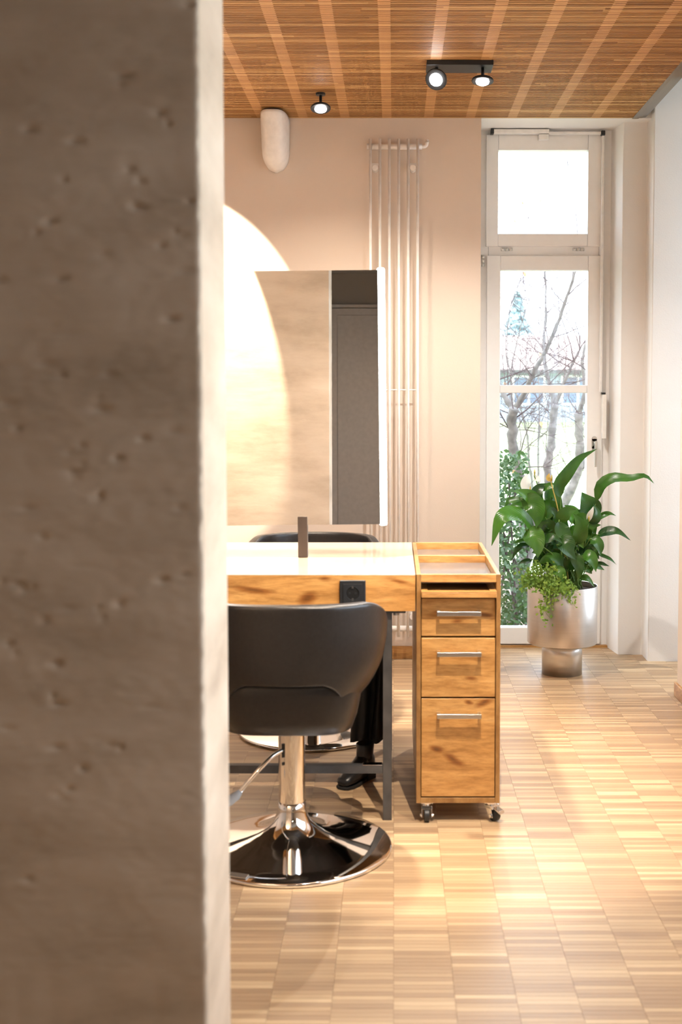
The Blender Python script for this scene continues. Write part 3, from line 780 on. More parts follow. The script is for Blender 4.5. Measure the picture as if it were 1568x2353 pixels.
for ya, yb in ((YT0 + TH, ydv), (ydv + TH, YT1 - TH)):
    bx('glass_insert', xi0 + .002, xi1 - .002, ya + .002, yb - .002, ZT1 - 0.030, ZT1 - 0.025, M['glass_tray'], tr)['label'] = 'smoked glass tray insert'
# pull-out shelf
sh = bx('pull_out_shelf', xi0 + .001, xi1 - .001, YT0 - 0.034, YT1 - 0.1, atY(1050, 1374, YT0 - .034).z, atY(1050, 1362, YT0 - .034).z, M['shelf_oak'], tr, bevel=0.002)
bm = bmesh.new(); za, zb2 = atY(1050, 1362, YT0 - .034).z, atY(1050, 1362, YT0 - .034).z + .003
x0_, x1_, y0_ = xi0 + .001, xi1 - .001, YT0 - 0.034
box(bm, x0_, x1_, y0_, y0_ + .02, za, zb2); box(bm, x0_, x0_ + .02, y0_ + .02, y0_ + .4, za, zb2); box(bm, x1_ - .02, x1_, y0_ + .02, y0_ + .4, za, zb2)
finish('shelf_rim', bm, M['cab_oak'], sh)
for v0, v1, vh, dy in ((1377, 1463, 1410, 0.010), (1467, 1602, 1502, 0.003), (1606, 1831, 1643, 0.003)):
    dr = bx('drawer', xi0 + .002, xi1 - .002, YT0 + dy, YT0 + dy + .018, zt(v1), zt(v0), M['cab_oak'], tr, bevel=0.0015)
    bm = bmesh.new(); box(bm, xi0 + .01, xi0 + .02, YT0 + dy + .018, YT1 - .08, zt(v1) + .01, zt(v0) - .012); box(bm, xi1 - .02, xi1 - .01, YT0 + dy + .018, YT1 - .08, zt(v1) + .01, zt(v0) - .012)
    box(bm, xi0 + .02, xi1 - .02, YT0 + dy + .018, YT1 - .08, zt(v1) + .01, zt(v1) + .018)
    finish('drawer_box', bm, M['frame_oak'], dr)
    xa, xb = atY(1005, vh, YT0 - .03).x, atY(1107, vh, YT0 - .03).x
    zh = zt(vh) + 0.004; yh = YT0 + dy
    bm = bmesh.new()
    box(bm, xa, xb, yh - .036, yh - .024, zh - .0075, zh + .0065)
    box(bm, xa, xa + .010, yh - .026, yh, zh - .005, zh + .005); box(bm, xb - .010, xb, yh - .026, yh, zh - .005, zh + .005)
    finish('handle', bm, M['satin'], dr, bevel=.0012)['label'] = 'satin steel bar handle'
def caster(x, y, ang):
    zt_c = ZT0
    r = 0.0205
    ca, sa = math.cos(ang), math.sin(ang)
    f = lambda a, b_, z: (x + ca * a - sa * b_, y + sa * a + ca * b_, z)       # a: trailing direction, b: axle
    bm = bmesh.new()
    for a_, b_, z_, s in ((0, 0, zt_c - .004, .021),):
        v = [bm.verts.new((x + i * s, y + j * s, z_ + k)) for k in (0, .0038) for i, j in ((-1, -1), (1, -1), (1, 1), (-1, 1))]
        for q in ((3, 2, 1, 0), (4, 5, 6, 7), (0, 1, 5, 4), (1, 2, 6, 5), (2, 3, 7, 6), (3, 0, 4, 7)): bm.faces.new([v[i] for i in q])
    tube(bm, [(x, y, zt_c - .012), (x, y, zt_c - .004)], .014, 16)
    off = 0.016
    for s in (-1, 1):                                                             # fork cheeks
        pts = [(-.012, zt_c - .012), (.014, zt_c - .012), (off + .008, r - .006), (off - .008, r - .006)]
        A = [bm.verts.new(f(a_, s * .0165, z_)) for a_, z_ in pts]; B = [bm.verts.new(f(a_, s * .0135, z_)) for a_, z_ in pts]
        bm.faces.new(A); bm.faces.new(B[::-1])
        for i in range(4): bm.faces.new((A[i], A[(i + 1) % 4], B[(i + 1) % 4], B[i]))
        cyl(bm, f(off, s * .0135, r), f(off, s * .0215, r), .0058, 12)
    pts = [(-.014, -.0165), (.020, -.0165), (.020, .0165), (-.014, .0165)]
    A = [bm.verts.new(f(a_, b_, zt_c - .0118)) for a_, b_ in pts]; B = [bm.verts.new(f(a_ + .004, b_, zt_c - .022)) for a_, b_ in pts]
    bm.faces.new(A); bm.faces.new(B[::-1])
    for i in range(4): bm.faces.new((A[i], A[(i + 1) % 4], B[(i + 1) % 4], B[i]))
    c_ = finish('castor', bm, M['chrome'], tr, bevel=.0008)
    bm = bmesh.new()
    tube(bm, [f(off, -.0085, r), f(off, -.0070, r), f(off, .0070, r), f(off, .0085, r)], [r * .88, r, r, r * .88], 28)
    finish('wheel', bm, M['black_plastic'], c_, smooth=False, bevel=.001)
    return c_, f, off, r
c_, f, off, r = caster(XT0 + .034, YT0 + .030, -PI / 2)
c_, f, off, r = caster(XT1 - .026, YT0 + .030, -PI / 2 + 0.75)
bm = bmesh.new()
pts = [(off - .004, .062 - .012), (off + .030, .040), (off + .034, .030), (off + .002, .044)]
A = [bm.verts.new(f(a_, -.012, z_)) for a_, z_ in pts]; B = [bm.verts.new(f(a_, .012, z_)) for a_, z_ in pts]
bm.faces.new(A); bm.faces.new(B[::-1])
for i in range(4): bm.faces.new((A[i], A[(i + 1) % 4], B[(i + 1) % 4], B[i]))
finish('brake_pedal', bm, M['chrome'], c_, bevel=.003)
caster(XT0 + .034, YT1 - .045, PI / 2); caster(XT1 - .030, YT1 - .045, PI / 2)

# ================================================================== SALON CHAIRS (built facing +y, base centre at the origin)
def lerp_tab(tab, x):
    if x <= tab[0][0]: return tab[0][1]
    n = len(tab)
    def slope(i):
        if i == 0 or i == n - 1: return 0.0
        d0 = (tab[i][1] - tab[i - 1][1]) / (tab[i][0] - tab[i - 1][0]); d1 = (tab[i + 1][1] - tab[i][1]) / (tab[i + 1][0] - tab[i][0])
        return 0.0 if d0 * d1 <= 0 else 2 * d0 * d1 / (d0 + d1)
    for i in range(n - 1):
        (a, fa), (b, fb) = tab[i], tab[i + 1]
        if x <= b:
            h = b - a; t = (x - a) / h
            return fa * (1 + 2 * t) * (1 - t) ** 2 + slope(i) * h * t * (1 - t) ** 2 + fb * t * t * (3 - 2 * t) + slope(i + 1) * h * t * t * (t - 1)
    return tab[-1][1]
def make_chair(label, cat_group):
    t = thing('salon_chair', label, 'chair', (0, 0, 0), cat_group)
    bm = bmesh.new()
    lathe(bm, [(0.290, 0.0), (0.297, 0.004), (0.297, 0.011), (0.292, 0.014), (0.24, 0.022), (0.18, 0.033), (0.135, 0.043), (0.100, 0.054), (0.074, 0.068), (0.056, 0.085), (0.0465, 0.105), (0.042, 0.125), (0.041, 0.145)], 96)
    base = finish('base_plate', bm, M['chrome'], t, smooth=True); base['label'] = 'round chrome base plate'
    bm = bmesh.new(); lathe(bm, [(0.0395, 0.140), (0.0395, 0.40)], 48); colm = finish('column', bm, M['chrome'], t, smooth=True, bevel=.001)
    bm = bmesh.new(); lathe(bm, [(0.075, 0.383), (0.075, 0.40)], 32); finish('seat_plate', bm, M['steel_dark'], t)
    bm = bmesh.new(); box(bm, -.0265, -.0195, -.0375, -.0300, .285, .325); finish('slot', bm, M['black_hole'], colm)
    bm = bmesh.new(); box(bm, -.026, -.020, -.0375, -.0300, .262, .270); finish('slot', bm, M['black_hole'], colm)
    bm = bmesh.new(); tube(bm, bez([(-.023, -.030, .306), (-.055, -.055, .292), (-.105, -.085, .245), (-.150, -.105, .195)], 14), [.0065] * 15, 12)
    lv = finish('lever', bm, M['chrome'], t, smooth=True)
    bm = bmesh.new(); tube(bm, [(-.140, -.100, .206), (-.150, -.105, .195), (-.172, -.115, .182), (-.186, -.121, .176), (-.192, -.123, .174)], [.008, .0125, .0145, .012, .005], 16)
    finish('grip', bm, M['grip'], lv, smooth=True)
    # lower seat shell
    bm = bmesh.new(); rings = []
    secs = [(0.386, .150, .14, .14), (0.388, .172, .17, .17), (0.396, .185, .190, .20), (0.43, .197, .205, .225), (0.47, .205, .215, .245), (0.51, .212, .220, .255), (0.556, .212, .220, .254), (0.563, .194, .200, .236)]
    nn = 48
    for z, hx, yb, yf in secs:
        rg = []
        for i in range(nn):
            th = 2 * PI * i / nn; c_, s_ = math.cos(th), math.sin(th)
            e = 0.46
            X = hx * math.copysign(abs(c_) ** e, c_); Y = (yf if s_ > 0 else yb) * math.copysign(abs(s_) ** e, s_)
            rg.append(bm.verts.new((X, Y, z)))
        rings.append(rg)
    for a, b in zip(rings, rings[1:]):
        for i in range(nn): bm.faces.new((a[i], a[(i + 1) % nn], b[(i + 1) % nn], b[i]))
    bm.faces.new(rings[0][::-1]); bm.faces.new(rings[-1])
    finish('seat', bm, M['leather'], t, smooth=True)
    # wrapped backrest
    bm = bmesh.new()
    nt_, ns = 56, 14
    grid = []
    rad_tab = [(0.42, 0.60), (0.47, 0.70), (0.53, 0.865), (0.60, 0.965), (0.68, 1.0), (0.80, 1.0)]
    for i in range(nt_ + 1):
        th = -118 + 236 * i / nt_
        ath = abs(th)
        top = lerp_tab([(0, .772), (52, .769), (72, .745), (100, .67), (118, .62)], ath)
        bot = lerp_tab([(0, .546), (20, .545), (29, .530), (40, .500), (54, .464), (78, .430), (118, .455)], ath)
        row = []
        for j in range(ns + 1):
            s = j / ns
            z = bot + (top - bot) * s
            k = lerp_tab(rad_tab, z)
            r_ = math.radians(th)
            e = 0.82
            X = 0.284 * k * math.copysign(abs(math.sin(r_)) ** e, math.sin(r_))
            kb = 0.80 + 0.20 * k
            Y = -0.262 * kb * math.copysign(abs(math.cos(r_)) ** e, math.cos(r_)) - 0.012 * s
            row.append(bm.verts.new((X, Y, z)))
        grid.append(row)
    for i in range(nt_):
        for j in range(ns): bm.faces.new((grid[i][j], grid[i + 1][j], grid[i + 1][j + 1], grid[i][j + 1]))
    me = bpy.data.meshes.new('backrest'); bmesh.ops.recalc_face_normals(bm, faces=bm.faces[:]); bm.to_mesh(me); bm.free()
    o = bpy.data.objects.new('backrest', me); COL.objects.link(o); o.parent = t; me.materials.append(M['leather'])
    for p in me.polygons: p.use_smooth = True
    md = o.modifiers.new('solid', 'SOLIDIFY'); md.thickness = 0.040; md.offset = -1; md.use_even_offset = True
    md = o.modifiers.new('bev', 'BEVEL'); md.width = 0.014; md.segments = 4; md.limit_method = 'ANGLE'; md.angle_limit = math.radians(50)
    # seat cushion
    bm = bmesh.new(); rings = []
    for z, k in ((0.555, .93), (0.568, .97), (0.577, .965), (0.586, .92), (0.591, .8)):
        rg = []
        for i in range(nn):
            th = 2 * PI * i / nn; c_, s_ = math.cos(th), math.sin(th)
            rg.append(bm.verts.new((.205 * k * math.copysign(abs(c_) ** .5, c_), .02 + .215 * k * math.copysign(abs(s_) ** .5, s_), z)))
        rings.append(rg)
    for a, b in zip(rings, rings[1:]):
        for i in range(nn): bm.faces.new((a[i], a[(i + 1) % nn], b[(i + 1) % nn], b[i]))
    bm.faces.new(rings[0][::-1]); bm.faces.new(rings[-1])
    finish('seat_cushion', bm, M['leather_soft'], t, smooth=True)
    # embossed plate on the base, towards the back
    bm = bmesh.new()
    pts = [(-.155, -.252), (-.105, -.268), (-.098, -.250), (-.150, -.232)]
    A = [bm.verts.new((x, y, .0165 if q < 2 else .0200)) for q, (x, y) in enumerate(pts)]; B = [bm.verts.new((x, y, .0195 if q < 2 else .0230)) for q, (x, y) in enumerate(pts)]
    bm.faces.new(A[::-1]); bm.faces.new(B)
    for i in range(4): bm.faces.new((A[i], A[(i + 1) % 4], B[(i + 1) % 4], B[i]))
    finish('base_badge', bm, M['satin'], base, bevel=.001)
    return t
def dup(root, label):
    r = root.copy(); COL.objects.link(r); r['label'] = label
    for ch in list(root.children):
        c = ch.copy(); COL.objects.link(c); c.parent = r
        for g in ch.children:
            q = g.copy(); COL.objects.link(q); q.parent = c
    return r
chair = make_chair('black leather tub chair on chrome column, its back turned to the concrete pier', 'salon chairs at the styling desk')
chair2 = dup(chair, 'black leather tub chair facing the far side of the desk behind the mirror')
chair.location = (-0.302, 3.49, 0)
chair2.location = (-0.325, 4.735, 0); chair2.rotation_euler = (0, 0, PI)

# ================================================================== GARMENT AND BOOT under the desk
garment = None
bm = bmesh.new()
YC = 4.245
cols_, rows_ = 30, 26
g = []
for j in range(rows_ + 1):
    s = j / rows_
    row = []
    for i in range(cols_ + 1):
        q = i / cols_
        xl = -0.110 + (-0.155 + 0.110) * s ** 1.3; xr = -0.026 + 0.012 * s
        zt_, zb_ = 0.662, 0.085 + 0.012 * q + 0.008 * math.sin(q * 9)
        fold = 0.020 * math.sin(q * 13 + s * 1.5) * (0.35 + 0.65 * s) + 0.010 * math.sin(q * 29 + 1 + s * 2)
        x = xl + (xr - xl) * q + 0.006 * math.sin(s * 6 + q * 8)
        row.append(bm.verts.new((x, YC + fold + 0.02 * s, zt_ + (zb_ - zt_) * s)))
    g.append(row)
for j in range(rows_):
    for i in range(cols_): bm.faces.new((g[j][i], g[j][i + 1], g[j + 1][i + 1], g[j + 1][i]))
garment = finish('black_garment', bm, M['cloth'], None, smooth=True, solid=0.004)  # black clothing under the desk, built as loose hanging cloth
tag(garment, 'black cloth cape hanging in folds beneath the desk beside the steel leg', 'garment')
bt = thing('ankle_boot', 'black leather ankle boot standing on the parquet under the desk', 'boot', (-0.125, 4.095, 0))
# built pointing along -y (toe), then turned
def boot_part(name, secs, mat, n=20):
    bm = bmesh.new(); rings = []
    for (y, zc, hx, hz, lo) in secs:
        rg = []
        for i in range(n):
            th = 2 * PI * i / n
            X = hx * math.copysign(abs(math.cos(th)) ** .8, math.cos(th)); Z = zc + hz * math.copysign(abs(math.sin(th)) ** .8, math.sin(th))
            rg.append(bm.verts.new((X, y, max(Z, lo))))
        rings.append(rg)
    for a, b in zip(rings, rings[1:]):
        for i in range(n): bm.faces.new((a[i], a[(i + 1) % n], b[(i + 1) % n], b[i]))
    bm.faces.new(rings[0][::-1]); bm.faces.new(rings[-1])
    o = finish(name, bm, mat, None, smooth=True); o.parent = bt
    return o
boot_part('upper', [(-.128, .030, .018, .012, .014), (-.118, .033, .032, .020, .014), (-.09, .038, .040, .026, .014), (-.05, .045, .041, .034, .014), (-.01, .056, .037, .046, .014), (.03, .070, .034, .060, .020), (.07, .072, .034, .058, .024), (.098, .070, .030, .052, .026), (.108, .068, .020, .040, .028)], M['shoe'])
bm = bmesh.new(); lathe_r = []
nn = 24
for z, rx, ry, yc in ((.085, .035, .052, .055), (.11, .035, .048, .058), (.14, .037, .047, .060), (.168, .039, .049, .061), (.170, .036, .046, .061), (.13, .032, .042, .060)):
    lathe_r.append([bm.verts.new((rx * math.cos(2 * PI * i / nn), yc + ry * math.sin(2 * PI * i / nn), z)) for i in range(nn)])
for a, b in zip(lathe_r, lathe_r[1:]):
    for i in range(nn): bm.faces.new((a[i], a[(i + 1) % nn], b[(i + 1) % nn], b[i]))
bm.faces.new(lathe_r[0][::-1]); bm.faces.new(lathe_r[-1])
o = finish('shaft', bm, M['shoe'], None, smooth=True); o.parent = bt
bm = bmesh.new()
side = [(.016, -.131), (.034, -.120), (.043, -.090), (.044, -.05), (.038, -.005), (.034, .03)]
prism(bm, [(x, y) for x, y in side] + [(-x, y) for x, y in side[::-1]], .002, .014)
o = finish('sole', bm, M['sole'], None, bevel=.002); o.parent = bt
bm = bmesh.new(); prism(bm, [(.033, .04), (.034, .10), (.02, .112), (-.02, .112), (-.034, .10), (-.033, .04)], 0.0, .030)
o = finish('heel', bm, M['sole'], None, bevel=.002); o.parent = bt
bt.rotation_euler = (0, 0, math.radians(-33)); bt.scale = (0.76, 0.76, 0.76)

# ================================================================== CEILING SPOTS
def aim(d):
    return Vector(d).normalized().to_track_quat('-Z', 'Y').to_euler()
def disc_head(parent, top, hub, d, power, angle, blend, colr, name='lamp_head', rad_=0.046, soft=0.02):
    """stem, tilted disc with domed lens; the lamp's own light sits just below the lens"""
    d = Vector(d).normalized()
    bm = bmesh.new(); tube(bm, [top, hub], 0.0065, 12); finish('stem', bm, M['lamp_black'], parent, smooth=True)
    u, v = frame_of(d)
    bm = bmesh.new()
    tube(bm, [hub - d * .004, hub - d * .001, hub + d * .004, hub + d * .009, hub + d * .011], [rad_ * .55, rad_ * .9, rad_, rad_, rad_ * .95], 40)
    hd_ = finish(name, bm, M['lamp_black'], parent, smooth=True, bevel=.001)
    bm = bmesh.new()
    tube(bm, [hub + d * .0112, hub + d * .017, hub + d * .022, hub + d * .025], [rad_ * .60, rad_ * .55, rad_ * .38, rad_ * .12], 28)
    ln = finish('lens', bm, M['lens'], hd_, smooth=True); ln['label'] = 'glowing lamp lens'
    l = bpy.data.lights.new('spot_light', 'SPOT'); l.energy = power; l.spot_size = math.radians(angle); l.spot_blend = blend; l.color = colr; l.shadow_soft_size = soft
    lo = bpy.data.objects.new('spot_light', l); COL.objects.link(lo); lo.location = hub + d * .045; lo.rotation_euler = aim(d)
    return hd_
WARM = (1.0, 0.84, 0.67)
WARM2 = (1.0, 0.88, 0.75)
def single_spot(x, y, d, power, angle, blend, label, group=None, drop=0.062, soft=0.02, colr=WARM):
    t = thing('ceiling_spot', label, 'ceiling spot', (x, y, ZC), group)
    bm = bmesh.new(); lathe(bm, [(0.021, -0.010), (0.022, -0.0085), (0.022, 0)], 28, (x, y, ZC)); finish('ceiling_rose', bm, M['lamp_black'], t, smooth=False)
    disc_head(t, Vector((x, y, ZC - .010)), Vector((x, y, ZC - drop)), d, power, angle, blend, colr, soft=soft)
    return t
ps = atZ(737, 214, ZC)
single_spot(ps.x, ps.y, (0.03, -0.30, -0.95), 26, 150, 0.9, 'small single black ceiling spot between speaker and double spot')
dl = thing('double_ceiling_spot', 'black double ceiling spot with two disc lamps on a flat plate', 'ceiling spot', (0.27, 5.06, ZC))
bx('mount_plate', 0.136, 0.411, 5.004, 5.132, ZC - 0.020, ZC, M['lamp_black'], dl, bevel=0.002)
pa = atY(1004, 183, 5.04); pb = atY(1110, 184, 5.04)
disc_head(dl, Vector((pa.x, 5.05, ZC - .02)), Vector((pa.x, 5.05, pa.z + 0.006)), (-0.28, -0.78, -0.56), 55, 62, 0.9, WARM)
disc_head(dl, Vector((pb.x, 5.05, ZC - .02)), Vector((pb.x, 5.05, pb.z + 0.006)), (-0.04, -0.16, -0.98), 80, 150, 0.8, (1.0, 0.92, 0.84), soft=0.012)
# spots outside the frame
G = 'ceiling spots above the salon outside the picture'
single_spot(-1.163, 4.60, (0.0, 0.838, -0.545), 260, 49.1, 0.10, 'black ceiling spot washing the back wall left of the mirror', G, soft=0.006, drop=0.10)
single_spot(-1.126, 2.64, (0.152, -0.524, -0.838), 380, 45.8, 0.12, 'black ceiling spot washing the far face of the concrete pier', G, soft=0.006, drop=0.10)
single_spot(0.22, 2.55, (-0.01, 0.47, -0.883), 190, 42, 0.4, 'black ceiling spot turned towards the drawer trolley', G, soft=0.008)
single_spot(-0.28, 3.93, (0.0, 0.1, -0.99), 250, 64, 0.9, 'black ceiling spot right above the styling desk', G, soft=0.05)
single_spot(0.50, 3.05, (0.0, 0.0, -1.0), 62, 110, 0.5, 'black ceiling spot above the open floor beside the trolley', G)


# ================================================================== STEEL PLANTER
PXC, PYC = 0.815, 5.73
cyl_r = 0.168; ped_r = 0.097
zr = atY(1293, 1343, PYC - 0.0).z; zbm = atY(1293, 1493, PYC - cyl_r).z
pot = thing('steel_planter', 'brushed steel cylinder planter on a narrower round foot by the garden door', 'planter', (PXC, PYC, 0))
bm = bmesh.new()
lathe(bm, [(ped_r * .6, zbm + 0.002), (cyl_r - .006, zbm), (cyl_r, zbm + .005), (cyl_r, zr - .002), (cyl_r - .0012, zr), (cyl_r - .004, zr - .002), (cyl_r - .004, zr - .06)], 96, (PXC, PYC, 0), cap0=True, cap1=True)
finish('planter_body', bm, M['pot'], pot, smooth=True, bevel=.0008)
bm = bmesh.new(); lathe(bm, [(ped_r, 0.0), (ped_r, zbm - .035), (ped_r - .004, zbm - .020), (ped_r - .012, zbm - .008), (ped_r - .02, zbm + .001)], 72, (PXC, PYC, 0))
finish('planter_foot', bm, M['pot'], pot, smooth=True)
bm = bmesh.new(); nn = 40
rr_ = [(0.0001, .0), (.05, .006), (.10, .002), (.15, -.003), (cyl_r - .0045, -.006)]
lathe(bm, [(r_, zr - .022 + dz + rng.uniform(-.002, .002)) for r_, dz in rr_], 40, (PXC, PYC, 0), True, False)
finish('soil', bm, M['soil'], pot, smooth=True)

# ================================================================== PEACE LILY
lily = thing('peace_lily', 'lush peace lily with glossy drooping leaves and white flowers in the steel planter', 'houseplant', (PXC, PYC, zr - .02))
def leaf_mesh(bm, pts, width, nrm, fold=0.22, wave=0.0, nl=14, nw=6, seed=0.0, blunt=0.76):
    uvl = bm.loops.layers.uv.verify()
    c = bez(pts, nl)
    grid = []
    for i, p in enumerate(c):
        s = i / nl
        t = (c[min(i + 1, nl)] - c[max(i - 1, 0)]).normalized()
        side = t.cross(nrm)
        if side.length < 1e-4: side = t.cross(Vector((0, 1, 0.3)))
        side.normalize(); up = side.cross(t).normalized()
        wv = (math.sin(PI * min(1, s ** blunt)) ** 0.9) if 0 < s < 1 else 0.0
        wv *= (1 - 0.42 * s)
        hw = width / 2 * max(wv, 0.012)
        row = []
        for j in range(nw + 1):
            q = j / nw * 2 - 1
            lift = fold * hw * abs(q) ** 1.3 + wave * hw * math.sin(s * 11 + seed + q * 1.5) * abs(q)
            row.append((bm.verts.new(p + side * hw * q + up * lift), (j / nw, s)))
        grid.append(row)
    for i in range(nl):
        for j in range(nw):
            q = (grid[i][j], grid[i][j + 1], grid[i + 1][j + 1], grid[i + 1][j])
            f = bm.faces.new([x[0] for x in q])
            for lp, x in zip(f.loops, q): lp[uvl].uv = x[1]
def add_mesh(name, bm, mat, parent, solid=0.0):
    me = bpy.data.meshes.new(name); bm.to_mesh(me); bm.free()
    return link(name, me, mat, parent, smooth=True, solid=solid)
zoomp = lambda x, y, dy: atY(1110 + x * 420 / 1568, 1000 + y * 380 / 1419, PYC + dy)
LV = [  # points in the close-up with depth offsets, width, facing (nx, nz)
    ([(440, 790, -.05), (300, 690, -.10), (160, 720, -.14), (75, 950, -.16)], 165, (-.3, .9)),
    ([(545, 720, -.02), (440, 560, -.04), (340, 500, -.06), (255, 475, -.08)], 105, (-.5, .6)),
    ([(330, 560, -.04), (430, 590, -.07), (470, 690, -.10), (460, 795, -.12)], 150, (-.2, .3)),
    ([(485, 600, .02), (462, 520, .02), (490, 450, .03), (560, 412, .05)], 95, (-.3, .2)),
    ([(500, 480, .04), (560, 440, .03), (600, 425, .03), (645, 420, .03)], 48, (0, .5)),
    ([(668, 535, .0), (652, 430, -.02), (720, 330, -.03), (830, 200, -.02), (980, 118, .0)], 105, (.35, .1)),
    ([(975, 575, .0), (1010, 440, -.03), (1120, 370, -.06), (1260, 372, -.08), (1390, 350, -.09), (1470, 415, -.10)], 88, (.1, .75)),
    ([(940, 740, .02), (925, 640, .0), (890, 560, .0), (850, 490, .02)], 165, (.2, .05)),
    ([(905, 745, -.03), (965, 720, -.04), (985, 660, -.03), (950, 590, -.02)], 70, (.4, .1)),
    ([(960, 735, .03), (1020, 695, .02), (1085, 672, .02), (1145, 692, .02)], 50, (.1, .8)),
    ([(985, 860, -.04), (1060, 830, -.06), (1160, 830, -.08), (1270, 905, -.10)], 84, (.1, .8)),
    ([(670, 760, -.05), (690, 690, -.06), (740, 650, -.06), (810, 640, -.05)], 100, (.1, .1)),
    ([(655, 740, -.07), (680, 820, -.09), (730, 870, -.10), (785, 915, -.11)], 110, (.2, .3)),
    ([(795, 935, -.06), (835, 850, -.08), (830, 750, -.08), (775, 670, -.07)], 108, (.1, .05)),
    ([(875, 770, .02), (880, 710, .02), (850, 660, .03), (815, 645, .03)], 92, (.2, .1)),
    ([(640, 740, .03), (620, 660, .04), (570, 600, .04), (515, 560, .05)], 130, (-.1, .1)),
    ([(375, 815, -.09), (430, 860, -.12), (470, 950, -.14), (472, 1055, -.15)], 150, (-.1, .4)),
    ([(480, 930, -.10), (560, 890, -.13), (620, 880, -.14), (685, 930, -.15)], 78, (0, .8)),
    ([(640, 945, -.11), (700, 930, -.14), (740, 1000, -.16), (800, 1070, -.17)], 140, (.1, .6)),
    ([(775, 1010, -.12), (810, 1080, -.14), (830, 1160, -.15), (822, 1250, -.15)], 92, (.1, .3)),
    ([(850, 1040, -.10), (910, 1040, -.13), (950, 1090, -.14), (972, 1175, -.14)], 105, (.2, .5)),
    ([(925, 895, -.06), (975, 915, -.08), (1005, 970, -.09), (1010, 1035, -.09)], 92, (.3, .4)),
    ([(610, 1150, -.13), (650, 1165, -.15), (680, 1200, -.16), (692, 1265, -.16)], 84, (0, .4)),
    ([(430, 920, -.03), (380, 905, -.05), (320, 910, -.06), (258, 930, -.07)], 46, (-.1, .8)),
    ([(405, 945, -.03), (340, 950, -.05), (290, 990, -.06), (248, 1075, -.06)], 52, (-.2, .7)),
    ([(340, 555, .0), (280, 555, .0), (220, 570, .0), (182, 630, .0)], 58, (-.2, .7)),
    ([(390, 620, -.01), (330, 605, -.02), (260, 615, -.02), (200, 658, -.02)], 62, (-.2, .6)),
    ([(985, 1015, -.03), (1040, 1040, -.04), (1095, 1065, -.05), (1148, 1112, -.05)], 36, (.2, .8)),
    ([(960, 1095, -.04), (1010, 1100, -.05), (1050, 1112, -.05), (1088, 1125, -.05)], 34, (.1, .8)),
    ([(930, 1120, -.05), (980, 1125, -.06), (1010, 1140, -.06), (1045, 1158, -.06)], 48, (.1, .8)),
    ([(420, 1070, -.06), (380, 1080, -.07), (345, 1085, -.07), (300, 1108, -.07)], 44, (-.1, .9)),
    ([(820, 1225, -.10), (880, 1225, -.11), (920, 1250, -.11), (960, 1305, -.11)], 56, (.2, .8)),
    ([(860, 880, -.02), (880, 820, -.03), (930, 780, -.03), (1015, 770, -.03)], 100, (.2, .3)),
    ([(640, 770, .02), (590, 800, .03), (560, 860, .03), (560, 960, .02)], 150, (-.1, .2)),
    ([(540, 560, .06), (590, 520, .07), (640, 560, .07), (690, 640, .07)], 110, (.2, .3)),
    ([(560, 980, .02), (540, 900, .04), (530, 800, .05), (545, 700, .05)], 140, (-.1, .1)),
    ([(720, 1000, .03), (700, 900, .05), (690, 800, .06), (720, 700, .06)], 150, (.1, .1)),
    ([(860, 1010, .03), (900, 930, .05), (950, 880, .05), (1010, 870, .04)], 110, (.3, .4)),
    ([(880, 1080, -.02), (910, 1010, -.01), (930, 960, .0), (990, 940, .0)], 100, (.3, .3)),
    ([(600, 1100, -.02), (560, 1030, -.03), (500, 990, -.04), (420, 1010, -.05)], 110, (-.2, .5)),
    ([(700, 1150, -.04), (640, 1090, -.06), (560, 1060, -.08), (470, 1110, -.09)], 120, (-.1, .6)),
    ([(730, 1160, -.06), (760, 1090, -.08), (800, 1080, -.09), (870, 1160, -.10)], 110, (.1, .6)),
    ([(640, 1180, .06), (600, 1080, .10), (560, 990, .11), (480, 930, .11)], 130, (-.2, .3)),
    ([(800, 1180, .06), (840, 1080, .10), (880, 1000, .11), (960, 960, .12)], 130, (.2, .3)),
    ([(520, 760, .0), (500, 690, .01), (440, 650, .01), (390, 660, .0)], 90, (-.2, .4)),
    ([(760, 760, .05), (780, 700, .07), (760, 640, .08), (700, 600, .08)], 110, (.0, .2)),
    ([(930, 1180, .02), (900, 1120, .03), (860, 1080, .04), (800, 1100, .04)], 80, (.0, .4)),
]
for k in range(34):          # inner foliage filling the clump
    a = rng.uniform(0, 2 * PI); x = 690 + 230 * math.cos(a) * rng.random() ** .5; y = rng.uniform(740, 1130)
    dx = rng.uniform(60, 130) * (1 if x > 690 else -1); dy = rng.uniform(-110, 20); D = rng.uniform(-.05, .10)
    LV.append(([(x, y, D), (x + dx * .4, y + dy * .8, D - .01), (x + dx * .8, y + dy, D - .02), (x + dx * 1.2, y + dy + 60, D - .03)], rng.uniform(80, 130), (rng.uniform(-.3, .3), rng.uniform(.2, .7))))
wpx = 420 / 1568 * PYC / FPX
for k, (pl, wd, fc) in enumerate(LV):
    pts = [zoomp(*p) for p in pl]
    nrm = Vector((fc[0], -0.85, fc[1])).normalized()
    bm = bmesh.new(); leaf_mesh(bm, pts, wd * wpx * 1.45, nrm, 0.20, 0.10, seed=k)
    add_mesh('leaf', bm, M['leaf'], lily)
    a = rng.uniform(0, 2 * PI); rr_ = rng.uniform(0.01, 0.08)
    foot = Vector((PXC + 0.02 + rr_ * math.cos(a), PYC + rr_ * math.sin(a), zr - .022))
    b0 = pts[0]; mid = foot.lerp(b0, 0.55) + Vector((0, 0, 0.035))
    t0 = (pts[1] - pts[0]).normalized()
    bm = bmesh.new(); tube(bm, bez([foot, mid, b0 - t0 * .004, b0 + t0 * .01], 10), [.0035 - .0016 * i / 10 for i in range(11)], 6)
    add_mesh('stem', bm, M['stem'], lily)
